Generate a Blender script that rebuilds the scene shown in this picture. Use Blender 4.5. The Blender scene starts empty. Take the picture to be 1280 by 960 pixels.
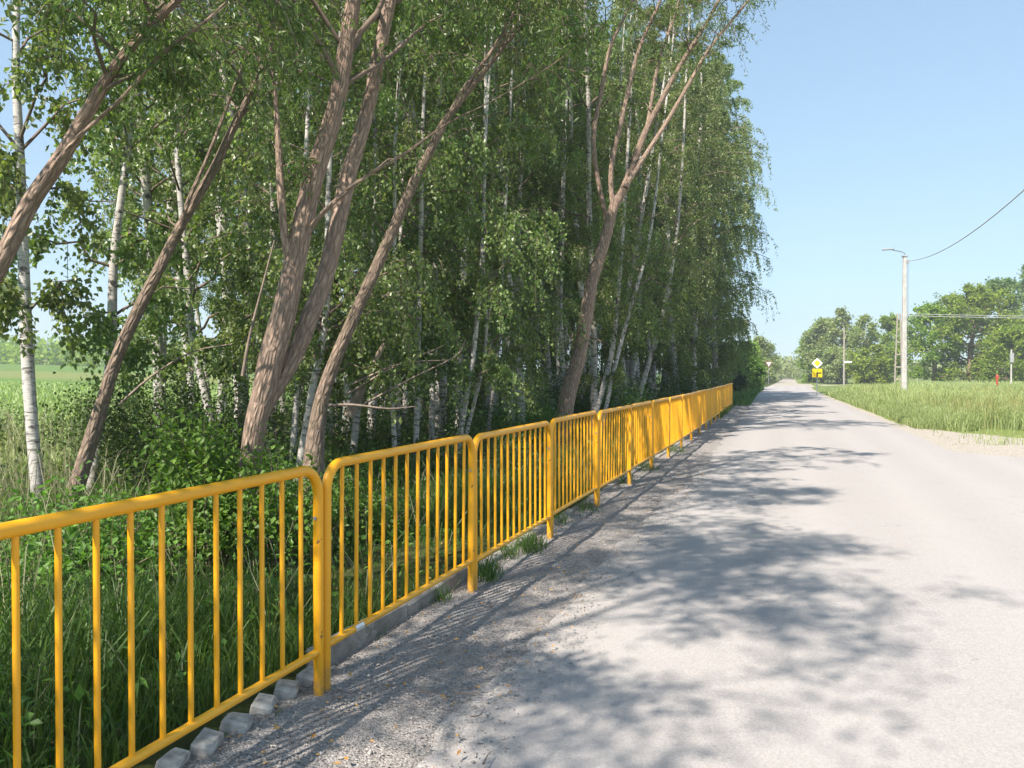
import bpy, math, random
import numpy as np
from mathutils import Vector

PI = math.pi
S = bpy.context.scene
COL = S.collection
R = np.random.default_rng(11)
random.seed(11)

# ------------------------------------------------------------------ camera
CAM_Z, F = 1.54, 1000.0
PITCH = math.atan(13 / F)
FW = np.array([0, math.cos(PITCH), -math.sin(PITCH)])
UP = np.array([0, math.sin(PITCH), math.cos(PITCH)])


def at(px, py, Y):
    """point seen at photo pixel (px,py) at depth Y (world y)"""
    d = FW + np.array([1., 0, 0]) * ((px - 640) / F) + UP * ((480 - py) / F)
    return np.array([0, 0, CAM_Z]) + d * (Y / d[1])


cam = bpy.data.cameras.new('camera')
co = bpy.data.objects.new('camera', cam)
COL.objects.link(co)
co.location = (0, 0, CAM_Z)
co.rotation_euler = (PI / 2 - PITCH, 0, 0)
cam.sensor_width = 36
cam.lens = F / 1280 * 36
cam.clip_end = 3000
cam.clip_start = .05
S.camera = co

# ------------------------------------------------------------------ light
EL = math.radians(48)
AZ = math.radians(38)                       # light travels 38 deg right of straight ahead
LD = Vector((math.sin(AZ) * math.cos(EL), math.cos(AZ) * math.cos(EL), -math.sin(EL)))
sl = bpy.data.lights.new('sun', 'SUN')
sl.energy = 3.7
sl.angle = math.radians(.5)
sl.color = (1, .92, .82)
so = bpy.data.objects.new('sun', sl)
COL.objects.link(so)
so.rotation_euler = LD.to_track_quat('-Z', 'Y').to_euler()
so.location = (-20, -25, 40)
W = bpy.data.worlds.new('World')
S.world = W
W.use_nodes = True
nt = W.node_tree
sky = nt.nodes.new('ShaderNodeTexSky')
sky.sky_type = 'NISHITA'
sky.sun_disc = False
sky.sun_elevation = EL
sky.sun_rotation = math.atan2(-LD.x, -LD.y)
sky.air_density = .85
sky.altitude = 300
sky.dust_density = .0
sky.ozone_density = 1.0
bg = nt.nodes['Background']
bg.inputs[1].default_value = .1
gm_ = nt.nodes.new('ShaderNodeGamma')          # soft pale sky of a hazy noon: less range between zenith and horizon
gm_.inputs[1].default_value = .5
gn_ = nt.nodes.new('ShaderNodeMix')
gn_.data_type = 'RGBA'
gn_.blend_type = 'MULTIPLY'
gn_.inputs[0].default_value = 1
gn_.inputs[7].default_value = (1.25, 1.55, 1.70, 1)
nt.links.new(sky.outputs[0], gm_.inputs[0])
nt.links.new(gm_.outputs[0], gn_.inputs[6])
nt.links.new(gn_.outputs[2], bg.inputs[0])
S.view_settings.view_transform = 'Standard'
S.view_settings.look = 'None'
S.view_settings.exposure = 1.46
S.view_settings.gamma = 1
S.view_settings.use_curve_mapping = False
S.cycles.max_bounces = 6
S.cycles.diffuse_bounces = 3
S.cycles.transmission_bounces = 4
S.cycles.transparent_max_bounces = 6
S.cycles.use_adaptive_sampling = True
S.cycles.adaptive_threshold = .02
S.cycles.caustics_reflective = False
S.cycles.caustics_refractive = False


# ------------------------------------------------------------------ materials
def mat(name):
    m = bpy.data.materials.new(name)
    m.use_nodes = True
    n = m.node_tree
    for x in list(n.nodes):
        n.nodes.remove(x)
    out = n.nodes.new('ShaderNodeOutputMaterial')
    return m, n, out


def N(n, t, **kw):
    x = n.nodes.new(t)
    for k, v in kw.items():
        if k == 'ins':
            for a, b in v.items():
                if hasattr(b, 'is_output') or isinstance(b, bpy.types.NodeSocket):
                    n.links.new(b, x.inputs[a])
                else:
                    x.inputs[a].default_value = b
        else:
            setattr(x, k, v)
    return x


def ramp(n, fac, stops):
    r = n.nodes.new('ShaderNodeValToRGB')
    e = r.color_ramp.elements
    while len(e) < len(stops):
        e.new(.5)
    for el, (p, c) in zip(e, stops):
        el.position = p
        el.color = (*c, 1) if len(c) == 3 else c
    n.links.new(fac, r.inputs[0])
    return r.outputs[0]


def g(v):
    return (v, v, v)


def mix(n, fac, a, b, mode='MIX'):
    x = n.nodes.new('ShaderNodeMix')
    x.data_type = 'RGBA'
    x.blend_type = mode
    for i, v in ((0, fac), (6, a), (7, b)):
        if isinstance(v, bpy.types.NodeSocket):
            n.links.new(v, x.inputs[i])
        elif i == 0:
            x.inputs[0].default_value = v
        else:
            x.inputs[i].default_value = (*v, 1) if len(v) == 3 else v
    return x.outputs[2]


def mth(n, op, a, b=0.0, c=0.0, clamp=False):
    x = n.nodes.new('ShaderNodeMath')
    x.operation = op
    x.use_clamp = clamp
    for i, v in enumerate((a, b, c)):
        if isinstance(v, bpy.types.NodeSocket):
            n.links.new(v, x.inputs[i])
        else:
            x.inputs[i].default_value = v
    return x.outputs[0]


def noise(n, vec, scale, detail=4, rough=.55, dist=0.0):
    x = N(n, 'ShaderNodeTexNoise', ins={'Scale': scale, 'Detail': detail, 'Roughness': rough, 'Distortion': dist})
    if vec is not None:
        n.links.new(vec, x.inputs['Vector'])
    return x.outputs[0]


def vscale(n, vec, s):
    x = N(n, 'ShaderNodeMapping')
    n.links.new(vec, x.inputs[0])
    x.inputs['Scale'].default_value = s
    return x.outputs[0]


def principled(n, out, col, rough=.8, spec=.3, bump=None, bs=.3, bd=.01, metal=0):
    b = N(n, 'ShaderNodeBsdfPrincipled')
    if isinstance(col, bpy.types.NodeSocket):
        n.links.new(col, b.inputs['Base Color'])
    else:
        b.inputs['Base Color'].default_value = (*col, 1)
    if isinstance(rough, bpy.types.NodeSocket):
        n.links.new(rough, b.inputs['Roughness'])
    else:
        b.inputs['Roughness'].default_value = rough
    b.inputs['Specular IOR Level'].default_value = spec
    b.inputs['Metallic'].default_value = metal
    if bump is not None:
        bp = N(n, 'ShaderNodeBump', ins={'Strength': bs, 'Distance': bd, 'Height': bump})
        n.links.new(bp.outputs[0], b.inputs['Normal'])
    n.links.new(b.outputs[0], out.inputs[0])
    return b


def leaf_mat(name, c_dark, c_light, trans=.35, rough=.45, spec=.35, tr_tint=(1.0, 1.1, .45), objvar=.25):
    m, n, out = mat(name)
    t = N(n, 'ShaderNodeAttribute', attribute_name='tint').outputs['Fac']
    oi = N(n, 'ShaderNodeObjectInfo').outputs['Random']
    c = ramp(n, t, [(0, c_dark), (.75, c_light), (1, tuple(min(1, v * 1.35 + .01) for v in c_light))])
    k = mth(n, 'MULTIPLY_ADD', oi, objvar, 1 - objvar / 2)
    hs = N(n, 'ShaderNodeHueSaturation', ins={'Color': c, 'Value': k, 'Hue': mth(n, 'MULTIPLY_ADD', oi, .03, .485)})
    b = N(n, 'ShaderNodeBsdfPrincipled', ins={'Base Color': hs.outputs[0], 'Roughness': rough})
    b.inputs['Specular IOR Level'].default_value = spec
    tc = mix(n, 1.0, hs.outputs[0], tr_tint, 'MULTIPLY')
    tl = N(n, 'ShaderNodeBsdfTranslucent', ins={'Color': mix(n, 1.0, tc, (1.6, 1.6, 1.6), 'MULTIPLY')})
    ms = N(n, 'ShaderNodeMixShader', ins={0: trans})
    n.links.new(b.outputs[0], ms.inputs[1])
    n.links.new(tl.outputs[0], ms.inputs[2])
    n.links.new(ms.outputs[0], out.inputs[0])
    return m


def plain(name, col, rough=.6, spec=.3, var=.15, scale=8, bump=.1, metal=0):
    m, n, out = mat(name)
    tc = N(n, 'ShaderNodeTexCoord').outputs['Object']
    f = noise(n, tc, scale, 5)
    c = ramp(n, f, [(.3, tuple(v * (1 - var) for v in col)), (.7, tuple(min(1, v * (1 + var)) for v in col))])
    principled(n, out, c, rough, spec, f, bump, .005, metal)
    return m


def bark_mat(name, dark, light, sx, sz, bs=.8, moss=0.0):
    m, n, out = mat(name)
    v = N(n, 'ShaderNodeAttribute', attribute_name='bark').outputs['Vector']
    vs = vscale(n, v, (sx, sx, sz))
    f1 = noise(n, vs, 1, 6, .6, .6)
    vo = N(n, 'ShaderNodeTexVoronoi', feature='DISTANCE_TO_EDGE', ins={'Scale': .8, 'Vector': vs})
    ridge = mth(n, 'MULTIPLY_ADD', mth(n, 'MULTIPLY', vo.outputs[0], 2.2, clamp=True), .6, mth(n, 'MULTIPLY', f1, .6))
    big = noise(n, v, 2.2, 3)
    c = ramp(n, ridge, [(.18, dark), (.45, tuple((a + b) / 2 for a, b in zip(dark, light))), (.8, light)])
    c = mix(n, mth(n, 'MULTIPLY', big, .55), c, tuple(x * .6 for x in light))
    if moss:
        mk = ramp(n, noise(n, v, 5, 4), [(.5, g(0)), (.65, g(moss))])
        c = mix(n, mk, c, (.09, .10, .04))
    principled(n, out, c, .9, .15, ridge, bs, .03)
    return m


def birch_mat():
    m, n, out = mat('birch_bark')
    v = N(n, 'ShaderNodeAttribute', attribute_name='bark').outputs['Vector']
    oi = N(n, 'ShaderNodeObjectInfo').outputs['Random']
    a = noise(n, vscale(n, v, (9, 9, 34)), 1, 3, .6)
    lent = ramp(n, a, [(.555, g(0)), (.64, g(1))])
    b = noise(n, vscale(n, v, (5, 5, 6)), 1, 4, .65)
    patch = ramp(n, b, [(.575, g(0)), (.64, g(.9))])
    fine = noise(n, vscale(n, v, (20, 20, 90)), 1, 2)
    white = ramp(n, fine, [(.25, (.40, .375, .345)), (.75, (.65, .62, .58))])
    white = mix(n, mth(n, 'MULTIPLY', oi, .45), white, (.34, .30, .26))
    c = mix(n, mth(n, 'MULTIPLY', lent, .75), white, (.07, .06, .055))
    c = mix(n, patch, c, (.05, .045, .04))
    # dark fissured foot of the trunk: the bark itself is black there
    ln = N(n, 'ShaderNodeSeparateXYZ', ins={0: v}).outputs[2]
    foot = mth(n, 'MULTIPLY', mth(n, 'SUBTRACT', .95, ln, clamp=True), ramp(n, b, [(.38, g(0)), (.55, g(1))]))
    c = mix(n, foot, c, (.06, .05, .045))
    principled(n, out, c, .75, .25, mth(n, 'SUBTRACT', fine, mth(n, 'MULTIPLY', patch, .8)), .5, .012)
    return m


M = {}
M['birch'] = birch_mat()
M['willow'] = bark_mat('willow_bark', (.12, .088, .07), (.52, .375, .285), 42, 8, 1.0, .0)
M['willow_dark'] = bark_mat('dark_bark', (.085, .066, .054), (.38, .28, .215), 40, 9, 1.0, .3)
M['twig'] = plain('twig_bark', (.18, .135, .105), .85)
M['dead'] = plain('dead_wood', (.26, .20, .16), .9, var=.4)
M['leaf_birch'] = leaf_mat('birch_leaf', (.09, .132, .04), (.225, .285, .10), .42, .38, .6)
M['leaf_willow'] = leaf_mat('willow_leaf', (.065, .108, .028), (.165, .225, .07), .40, .4, .5)
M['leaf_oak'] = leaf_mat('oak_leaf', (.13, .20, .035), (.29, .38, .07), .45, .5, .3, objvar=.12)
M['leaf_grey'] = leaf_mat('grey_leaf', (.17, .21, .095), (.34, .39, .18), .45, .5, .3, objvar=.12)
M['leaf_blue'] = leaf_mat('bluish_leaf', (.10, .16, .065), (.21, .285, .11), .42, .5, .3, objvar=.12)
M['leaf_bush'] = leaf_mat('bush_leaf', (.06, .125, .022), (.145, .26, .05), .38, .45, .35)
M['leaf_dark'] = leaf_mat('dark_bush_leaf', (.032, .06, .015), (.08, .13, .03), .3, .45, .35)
M['grass'] = leaf_mat('grass_blade', (.035, .065, .012), (.10, .165, .035), .35, .5, .3)
M['meadow'] = leaf_mat('meadow_blade', (.155, .22, .075), (.36, .41, .19), .35, .55, .3)
M['seed_heads'] = leaf_mat('seed_heads', (.20, .22, .07), (.36, .35, .14), .3, .6, .2)
M['straw'] = leaf_mat('straw_blade', (.15, .15, .08), (.36, .34, .22), .25, .7, .2)


def paint_mat():
    m, n, out = mat('yellow_paint')
    tc = N(n, 'ShaderNodeTexCoord').outputs['Object']
    f = noise(n, tc, 3, 4)
    f2 = noise(n, tc, 120, 3)
    c = ramp(n, f, [(.3, (.80, .355, .004)), (.7, (.86, .40, .007))])
    sp = ramp(n, noise(n, tc, 45, 5, .7), [(.68, g(0)), (.74, g(.55))])
    c = mix(n, sp, c, (.45, .26, .05))
    # mud splashed on the feet, rust bleeding at chips
    z = N(n, 'ShaderNodeSeparateXYZ', ins={0: tc}).outputs[2]
    mud = mth(n, 'MULTIPLY', ramp(n, mth(n, 'ADD', z, mth(n, 'MULTIPLY_ADD', noise(n, tc, 14, 4), .3, -.15)), [(.02, g(.7)), (.2, g(0))]), ramp(n, noise(n, tc, 30, 4, .7), [(.35, g(.2)), (.6, g(1))]))
    c = mix(n, mud, c, (.22, .17, .11))
    chip = ramp(n, noise(n, tc, 26, 2, .5), [(.735, g(0)), (.75, g(.9))])
    c = mix(n, chip, c, (.16, .07, .03))
    fade = ramp(n, noise(n, tc, 1.3, 3), [(.4, g(0)), (.7, g(.25))])
    c = mix(n, fade, c, (.86, .50, .06))
    principled(n, out, c, ramp(n, f, [(.3, g(.3)), (.7, g(.5))]), .5, f2, .08, .002)
    return m


M['yellow'] = paint_mat()
M['steel'] = plain('zinc_steel', (.45, .45, .46), .45, .5, metal=.7)
M['pole'] = None
M['pole'] = plain('pole_concrete', (.47, .45, .43), .85, .2, .2, 4, .3)
M['wood_pole'] = plain('pole_timber', (.36, .31, .26), .85, .2, .2, 6, .2)
M['white'] = plain('white_sheet', (.80, .80, .78), .4, .4, .03)
M['sign_yellow'] = plain('yellow_sheet', (.85, .60, .01), .4, .4, .03)
M['black'] = plain('black_film', (.02, .02, .02), .5, .3, .05)
M['red'] = plain('red_paint', (.45, .07, .045), .45, .4, .1)
M['grey'] = plain('grey_metal', (.35, .36, .37), .5, .4, .1)
M['cable'] = plain('cable_sheath', (.12, .12, .12), .6, .3)
M['cable_grey'] = plain('grey_cable', (.42, .42, .42), .6, .3)
M['dry_leaf'] = leaf_mat('dry_leaf', (.32, .17, .05), (.50, .30, .10), .2, .7, .2)
M['pebble'] = plain('pebble_stone', (.31, .285, .26), .9, .2, .5, 30, .2)
M['block'] = plain('block_concrete', (.40, .38, .35), .9, .2, .38, 22, .6)
M['roof_sheet'] = plain('roof_sheet', (.20, .24, .30), .5, .4)
M['plaster'] = plain('plaster', (.55, .52, .47), .9, .2)
M['glass'] = plain('dark_glass', (.03, .035, .04), .1, .5)


def stained_concrete():
    m, n, out = mat('kerb_concrete')
    p = N(n, 'ShaderNodeNewGeometry').outputs['Position']
    a = noise(n, p, 5, 6, .7)
    b = noise(n, p, 60, 4, .7)
    c = ramp(n, a, [(.3, (.20, .185, .165)), (.5, (.31, .295, .27)), (.72, (.42, .40, .37))])
    c = mix(n, ramp(n, b, [(.35, g(.5)), (.55, g(0))]), c, (.17, .16, .14))
    c = mix(n, ramp(n, noise(n, p, 9, 5, .7), [(.56, g(0)), (.7, g(.7))]), c, (.10, .105, .06))
    principled(n, out, c, .92, .15, mth(n, 'ADD', b, a), .6, .012)
    return m


M['concrete'] = stained_concrete()


def road_mat():
    m, n, out = mat('asphalt')
    p = N(n, 'ShaderNodeNewGeometry').outputs['Position']
    st = N(n, 'ShaderNodeUVMap', uv_map='st').outputs[0]
    agg = N(n, 'ShaderNodeTexVoronoi', ins={'Scale': 130.0, 'Vector': p})
    f = noise(n, p, 70, 3, .7)
    big = noise(n, p, .35, 5, .6)
    med = noise(n, p, 3.5, 5, .65)
    c = ramp(n, agg.outputs['Color'], [(.1, (.275, .252, .24)), (.5, (.365, .338, .322)), (.9, (.455, .425, .405))])
    c = mix(n, .55, c, ramp(n, f, [(.3, (.28, .258, .246)), (.7, (.43, .40, .382))]))
    c = mix(n, ramp(n, big, [(.35, g(0)), (.7, g(.3))]), c, (.36, .325, .30))
    c = mix(n, ramp(n, med, [(.55, g(0)), (.75, g(.18))]), c, (.22, .205, .20))
    # dusty tyre tracks run along the road
    s = N(n, 'ShaderNodeSeparateXYZ', ins={0: st}).outputs[0]
    wv = mth(n, 'ABSOLUTE', mth(n, 'SUBTRACT', mth(n, 'PINGPONG', mth(n, 'ADD', s, mth(n, 'MULTIPLY', big, .5)), 1.05), .5))
    c = mix(n, ramp(n, wv, [(0, g(.22)), (.4, g(0))]), c, (.45, .42, .40))
    # hairline cracks
    cv = N(n, 'ShaderNodeVectorMath', operation='ADD')
    n.links.new(p, cv.inputs[0])
    nz = N(n, 'ShaderNodeTexNoise', ins={'Scale': 1.2, 'Detail': 4, 'Vector': p})
    n.links.new(nz.outputs['Color'], cv.inputs[1])
    cr = N(n, 'ShaderNodeTexVoronoi', feature='DISTANCE_TO_EDGE', ins={'Scale': .33, 'Vector': cv.outputs[0]})
    ck = mth(n, 'MULTIPLY', mth(n, 'LESS_THAN', cr.outputs[0], .0022), mth(n, 'GREATER_THAN', noise(n, p, .5, 2), .5))
    c = mix(n, mth(n, 'MULTIPLY', ck, .22), c, (.12, .11, .10))
    # grit spread over the ragged left edge, cracks and oil stains
    ew = mth(n, 'ADD', s, mth(n, 'MULTIPLY_ADD', noise(n, p, 2.2, 6, .7), .9, -.45))
    gsp = N(n, 'ShaderNodeSeparateColor')
    n.links.new(N(n, 'ShaderNodeTexVoronoi', ins={'Scale': 120.0, 'Vector': p}).outputs['Color'], gsp.inputs[0])
    grit = ramp(n, gsp.outputs[0], [(.05, (.20, .185, .172)), (.5, (.325, .30, .283)), (.95, (.45, .415, .39))])
    c = mix(n, ramp(n, ew, [(.74, g(.95)), (1.12, g(0))]), c, grit)
    c = mix(n, ramp(n, noise(n, p, 9, 3, .7), [(.70, g(0)), (.80, g(.25))]), c, (.16, .15, .145))
    h = mth(n, 'ADD', agg.outputs['Distance'], mth(n, 'MULTIPLY', f, .6))
    principled(n, out, c, .88, .25, h, .35, .006)
    return m


def gravel_mat(name, cols, scale=85, bs=.8, rust=True):
    m, n, out = mat(name)
    p = N(n, 'ShaderNodeNewGeometry').outputs['Position']
    a = N(n, 'ShaderNodeTexVoronoi', ins={'Scale': scale, 'Vector': p})
    b = N(n, 'ShaderNodeTexVoronoi', ins={'Scale': scale * 2.6, 'Vector': p})
    big = noise(n, p, 1.6, 5, .65)
    sep = N(n, 'ShaderNodeSeparateColor')
    n.links.new(a.outputs['Color'], sep.inputs[0])
    c = ramp(n, sep.outputs[0], [(.05, cols[0]), (.5, cols[1]), (.95, cols[2])])
    c = mix(n, ramp(n, noise(n, p, 200, 2), [(.3, g(.22)), (.6, g(0))]), c, tuple(v * .45 for v in cols[0]))  # fine dark speckle, painted in as shade in the gaps between stones
    if rust:
        c = mix(n, ramp(n, big, [(.45, g(0)), (.72, g(.4))]), c, (.36, .30, .25))
    h = mth(n, 'ADD', mth(n, 'MULTIPLY', a.outputs['Distance'], -1), mth(n, 'MULTIPLY', b.outputs['Distance'], -.4))
    principled(n, out, c, .92, .2, h, bs, .015)
    return m


def ground_mat():
    m, n, out = mat('ground_soil')
    p = N(n, 'ShaderNodeNewGeometry').outputs['Position']
    st = N(n, 'ShaderNodeUVMap', uv_map='st').outputs[0]
    sx = N(n, 'ShaderNodeSeparateXYZ', ins={0: st})
    s, t = sx.outputs[0], sx.outputs[1]
    f = noise(n, p, 6, 6, .65)
    big = noise(n, p, .12, 5, .6)
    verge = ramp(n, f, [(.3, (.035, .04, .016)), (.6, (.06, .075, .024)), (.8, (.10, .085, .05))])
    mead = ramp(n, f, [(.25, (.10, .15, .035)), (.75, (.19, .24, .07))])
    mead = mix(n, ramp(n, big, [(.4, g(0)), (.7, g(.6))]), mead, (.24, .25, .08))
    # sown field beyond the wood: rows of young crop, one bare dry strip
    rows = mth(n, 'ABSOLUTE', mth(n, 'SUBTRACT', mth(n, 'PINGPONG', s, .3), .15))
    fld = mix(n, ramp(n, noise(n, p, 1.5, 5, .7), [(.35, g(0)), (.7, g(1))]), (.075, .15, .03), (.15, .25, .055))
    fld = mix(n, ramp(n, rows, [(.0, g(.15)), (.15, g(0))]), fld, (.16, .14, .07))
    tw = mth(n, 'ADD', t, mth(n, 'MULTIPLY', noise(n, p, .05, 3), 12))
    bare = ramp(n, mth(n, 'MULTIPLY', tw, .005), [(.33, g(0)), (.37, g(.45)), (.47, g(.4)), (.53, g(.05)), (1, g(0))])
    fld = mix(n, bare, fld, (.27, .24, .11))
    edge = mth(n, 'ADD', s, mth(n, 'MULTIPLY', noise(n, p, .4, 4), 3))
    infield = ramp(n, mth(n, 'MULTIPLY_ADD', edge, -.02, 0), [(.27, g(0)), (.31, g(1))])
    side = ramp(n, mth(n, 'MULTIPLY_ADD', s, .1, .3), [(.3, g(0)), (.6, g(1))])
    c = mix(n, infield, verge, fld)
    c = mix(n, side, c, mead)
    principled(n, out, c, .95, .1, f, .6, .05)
    return m


M['road'] = road_mat()
M['gravel'] = gravel_mat('gravel_bed', ((.19, .175, .165), (.315, .29, .275), (.45, .415, .39)), 105, .65)
M['sand'] = gravel_mat('sandy_gravel', ((.30, .26, .215), (.40, .355, .30), (.50, .45, .385)), 40, .4, False)
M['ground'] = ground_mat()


# ------------------------------------------------------------------ mesh builders
class Geo:
    def __init__(self):
        self.v, self.f, self.a, self.t, self.m, self.n = [], [], [], [], [], 0

    def add(self, v, f, bark=None, tint=None, mi=0):
        """v (n,3), f (k,4) quads; bark per vertex (n,3); tint per face"""
        v = np.asarray(v, np.float32).reshape(-1, 3)
        f = np.asarray(f, np.int64).reshape(-1, 4)
        self.v.append(v)
        self.f.append(f + self.n)
        self.a.append(np.zeros_like(v) if bark is None else np.asarray(bark, np.float32).reshape(-1, 3))
        self.t.append(np.zeros(len(f), np.float32) if tint is None else np.asarray(tint, np.float32))
        self.m.append(np.full(len(f), mi, np.int32))
        self.n += len(v)
        return self

    def empty(self):
        return self.n == 0

    def build(self, name, mats, parent=None, smooth=True, loc=None):
        v = np.concatenate(self.v)
        f = np.concatenate(self.f)
        me = bpy.data.meshes.new(name)
        tri = f[:, 3] == f[:, 2]
        cnt = np.where(tri, 3, 4).astype(np.int32)
        lp = f.reshape(-1)[(np.stack([np.ones_like(tri), np.ones_like(tri), np.ones_like(tri), ~tri], 1)).reshape(-1)]
        me.vertices.add(len(v))
        me.vertices.foreach_set('co', v.reshape(-1))
        me.loops.add(len(lp))
        me.loops.foreach_set('vertex_index', lp.astype(np.int32))
        me.polygons.add(len(f))
        me.polygons.foreach_set('loop_start', np.concatenate([[0], np.cumsum(cnt)[:-1]]).astype(np.int32))
        me.polygons.foreach_set('material_index', np.concatenate(self.m))
        me.polygons.foreach_set('use_smooth', np.full(len(f), smooth))
        b = me.attributes.new('bark', 'FLOAT_VECTOR', 'POINT')
        b.data.foreach_set('vector', np.concatenate(self.a).reshape(-1))
        t = me.attributes.new('tint', 'FLOAT', 'FACE')
        t.data.foreach_set('value', np.concatenate(self.t))
        for x in (mats if isinstance(mats, (list, tuple)) else [mats]):
            me.materials.append(x)
        me.update(calc_edges=True)
        me.validate()
        o = bpy.data.objects.new(name, me)
        COL.objects.link(o)
        if parent is not None:
            o.parent = parent
        if loc is not None:
            o.location = loc
        return o


def nrm(a):
    return a / np.maximum(np.linalg.norm(a, axis=-1, keepdims=True), 1e-9)


def tubes(geo, P, Rr, sides=6, mi=0, cap=False, bumpy=0.0, rng=None):
    """P (n,k,3) polylines, Rr (n,k) radii"""
    P = np.asarray(P, float)
    if P.ndim == 2:
        P = P[None]
    Rr = np.asarray(Rr, float)
    if Rr.ndim == 1:
        Rr = np.broadcast_to(Rr, P.shape[:2]) if Rr.shape[0] == P.shape[1] else np.repeat(Rr[:, None], P.shape[1], 1)
    n, k, _ = P.shape
    T = nrm(np.gradient(P, axis=1))
    avg = nrm(P[:, -1] - P[:, 0])
    ref = np.where(np.abs(avg[:, 2:3]) > .8, np.array([[1., 0, 0]]), np.array([[0, 0, 1.]]))
    N1 = nrm(np.cross(T, ref[:, None, :]))
    N2 = np.cross(T, N1)
    a = np.arange(sides) * 2 * PI / sides
    rr = np.repeat(Rr[:, :, None], sides, 2)
    L = np.concatenate([np.zeros((n, 1)), np.cumsum(np.linalg.norm(np.diff(P, axis=1), axis=2), 1)], 1)
    if bumpy:
        ph = rng.uniform(0, 6, 8)
        aa = a[None, None, :]
        LL = L[:, :, None]
        rr = rr * (1 + bumpy * (np.sin(3 * aa + ph[0] + LL * 1.3) * .5 + np.sin(5 * aa + ph[1] - LL * 2.1) * .35
                                + np.sin(9 * aa + ph[2] + LL * .7 + np.sin(LL * 3 + ph[3])) * .35 + np.sin(LL * 4.1 + ph[4] + 2 * aa) * .4))
    V = P[:, :, None, :] + rr[..., None] * (np.cos(a)[None, None, :, None] * N1[:, :, None, :] + np.sin(a)[None, None, :, None] * N2[:, :, None, :])
    r0 = Rr.mean(1)[:, None, None]
    B = np.stack([np.broadcast_to(np.cos(a) * r0, (n, k, sides)), np.broadcast_to(np.sin(a) * r0, (n, k, sides)),
                  np.broadcast_to(L[:, :, None], (n, k, sides))], -1)
    B = B + (np.arange(n) * 1.7)[:, None, None, None] * np.array([1, .3, 0])
    i, j, s = np.meshgrid(np.arange(n), np.arange(k - 1), np.arange(sides), indexing='ij')
    s2 = (s + 1) % sides
    b0 = (i * k + j) * sides
    Fq = np.stack([b0 + s, b0 + s2, b0 + sides + s2, b0 + sides + s], -1).reshape(-1, 4)
    geo.add(V, Fq, B, None, mi)
    if cap:
        base = geo.n - n * k * sides
        for q in range(n):
            for row, flip in ((0, 1), (k - 1, 0)):
                ids = [base - base + (q * k + row) * sides + z for z in range(sides)]
                ctr = P[q, row]
                st0 = geo.n
                vv = np.vstack([V[q, row], ctr[None]])
                ff = []
                for z in range(sides):
                    z2 = (z + 1) % sides
                    ff.append((z2, z, sides, sides) if flip else (z, z2, sides, sides))
                geo.add(vv, ff, None, None, mi)
    return geo


def leaves(geo, p, d, nn, L, Wd, tint, fold=.12, mi=0):
    """diamond leaves from base p along d, normal nn"""
    d = nrm(d)
    s = nrm(np.cross(d, nn))
    nn = np.cross(s, d)
    L = np.asarray(L)[:, None]
    Wd = np.asarray(Wd)[:, None]
    v = np.stack([p, p + d * L * .42 + s * Wd * .5 + nn * L * fold, p + d * L, p + d * L * .42 - s * Wd * .5 + nn * L * fold], 1)
    k = len(p)
    f = np.arange(k * 4).reshape(k, 4)
    geo.add(v.reshape(-1, 3), f, None, tint, mi)


def rdir(rng, k):
    return nrm(rng.normal(size=(k, 3)))


def smooth_path(pts, k):
    """Catmull-Rom resample of pts (m,c) to k rows"""
    p = np.asarray(pts, float)
    if len(p) == 2:
        t = np.linspace(0, 1, k)[:, None]
        return p[0] * (1 - t) + p[1] * t
    q = np.vstack([2 * p[0] - p[1], p, 2 * p[-1] - p[-2]])
    out = []
    for u in np.linspace(0, len(p) - 1, k):
        i = min(int(u), len(p) - 2)
        t = u - i
        a, b, c, d = q[i], q[i + 1], q[i + 2], q[i + 3]
        out.append(.5 * (2 * b + (c - a) * t + (2 * a - 5 * b + 4 * c - d) * t * t + (3 * b - a - 3 * c + d) * t ** 3))
    return np.array(out)


def thing(name, label, cat, loc=(0, 0, 0), rotz=0, group=None, kind=None):
    o = bpy.data.objects.new(name, None)
    COL.objects.link(o)
    o.location = loc
    o.rotation_euler = (0, 0, rotz)
    o.empty_display_size = .2
    return tag(o, label, cat, group, kind)


def tag(o, label=None, cat=None, group=None, kind=None):
    for k, v in (('label', label), ('category', cat), ('group', group), ('kind', kind)):
        if v:
            o[k] = v
    return o


def copy_tree(root, loc, rotz=0, scale=1, label=None):
    r = root.copy()
    COL.objects.link(r)
    r.location = loc
    r.rotation_euler = (root.rotation_euler.x, root.rotation_euler.y, rotz)
    r.scale = (scale, scale, scale)
    if label:
        r['label'] = label
    for ch in list(root.children):
        c = ch.copy()
        COL.objects.link(c)
        c.parent = r
        for gch in list(ch.children):
            q = gch.copy()
            COL.objects.link(q)
            q.parent = c
    return r


# ------------------------------------------------------------------ fence line and terrain
_Y = np.array([-400, -60, 0, 3.8, 13, 18, 37, 60, 90, 200, 700.])
_SL = np.array([.354, .354, .354, .352, .348, .335, .318, .33, .352, .346, .345])
_yy = np.arange(-400, 700.1, .25)
_sl = np.interp(_yy, _Y, _SL)
_xx = np.cumsum(_sl) * .25
_xx += -.905 - np.interp(3.8, _yy, _xx)


def fx(Y):
    return np.interp(Y, _yy, _xx)


def st2w(s, Y):
    return np.array([fx(Y) + s * 1.06, Y])


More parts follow.
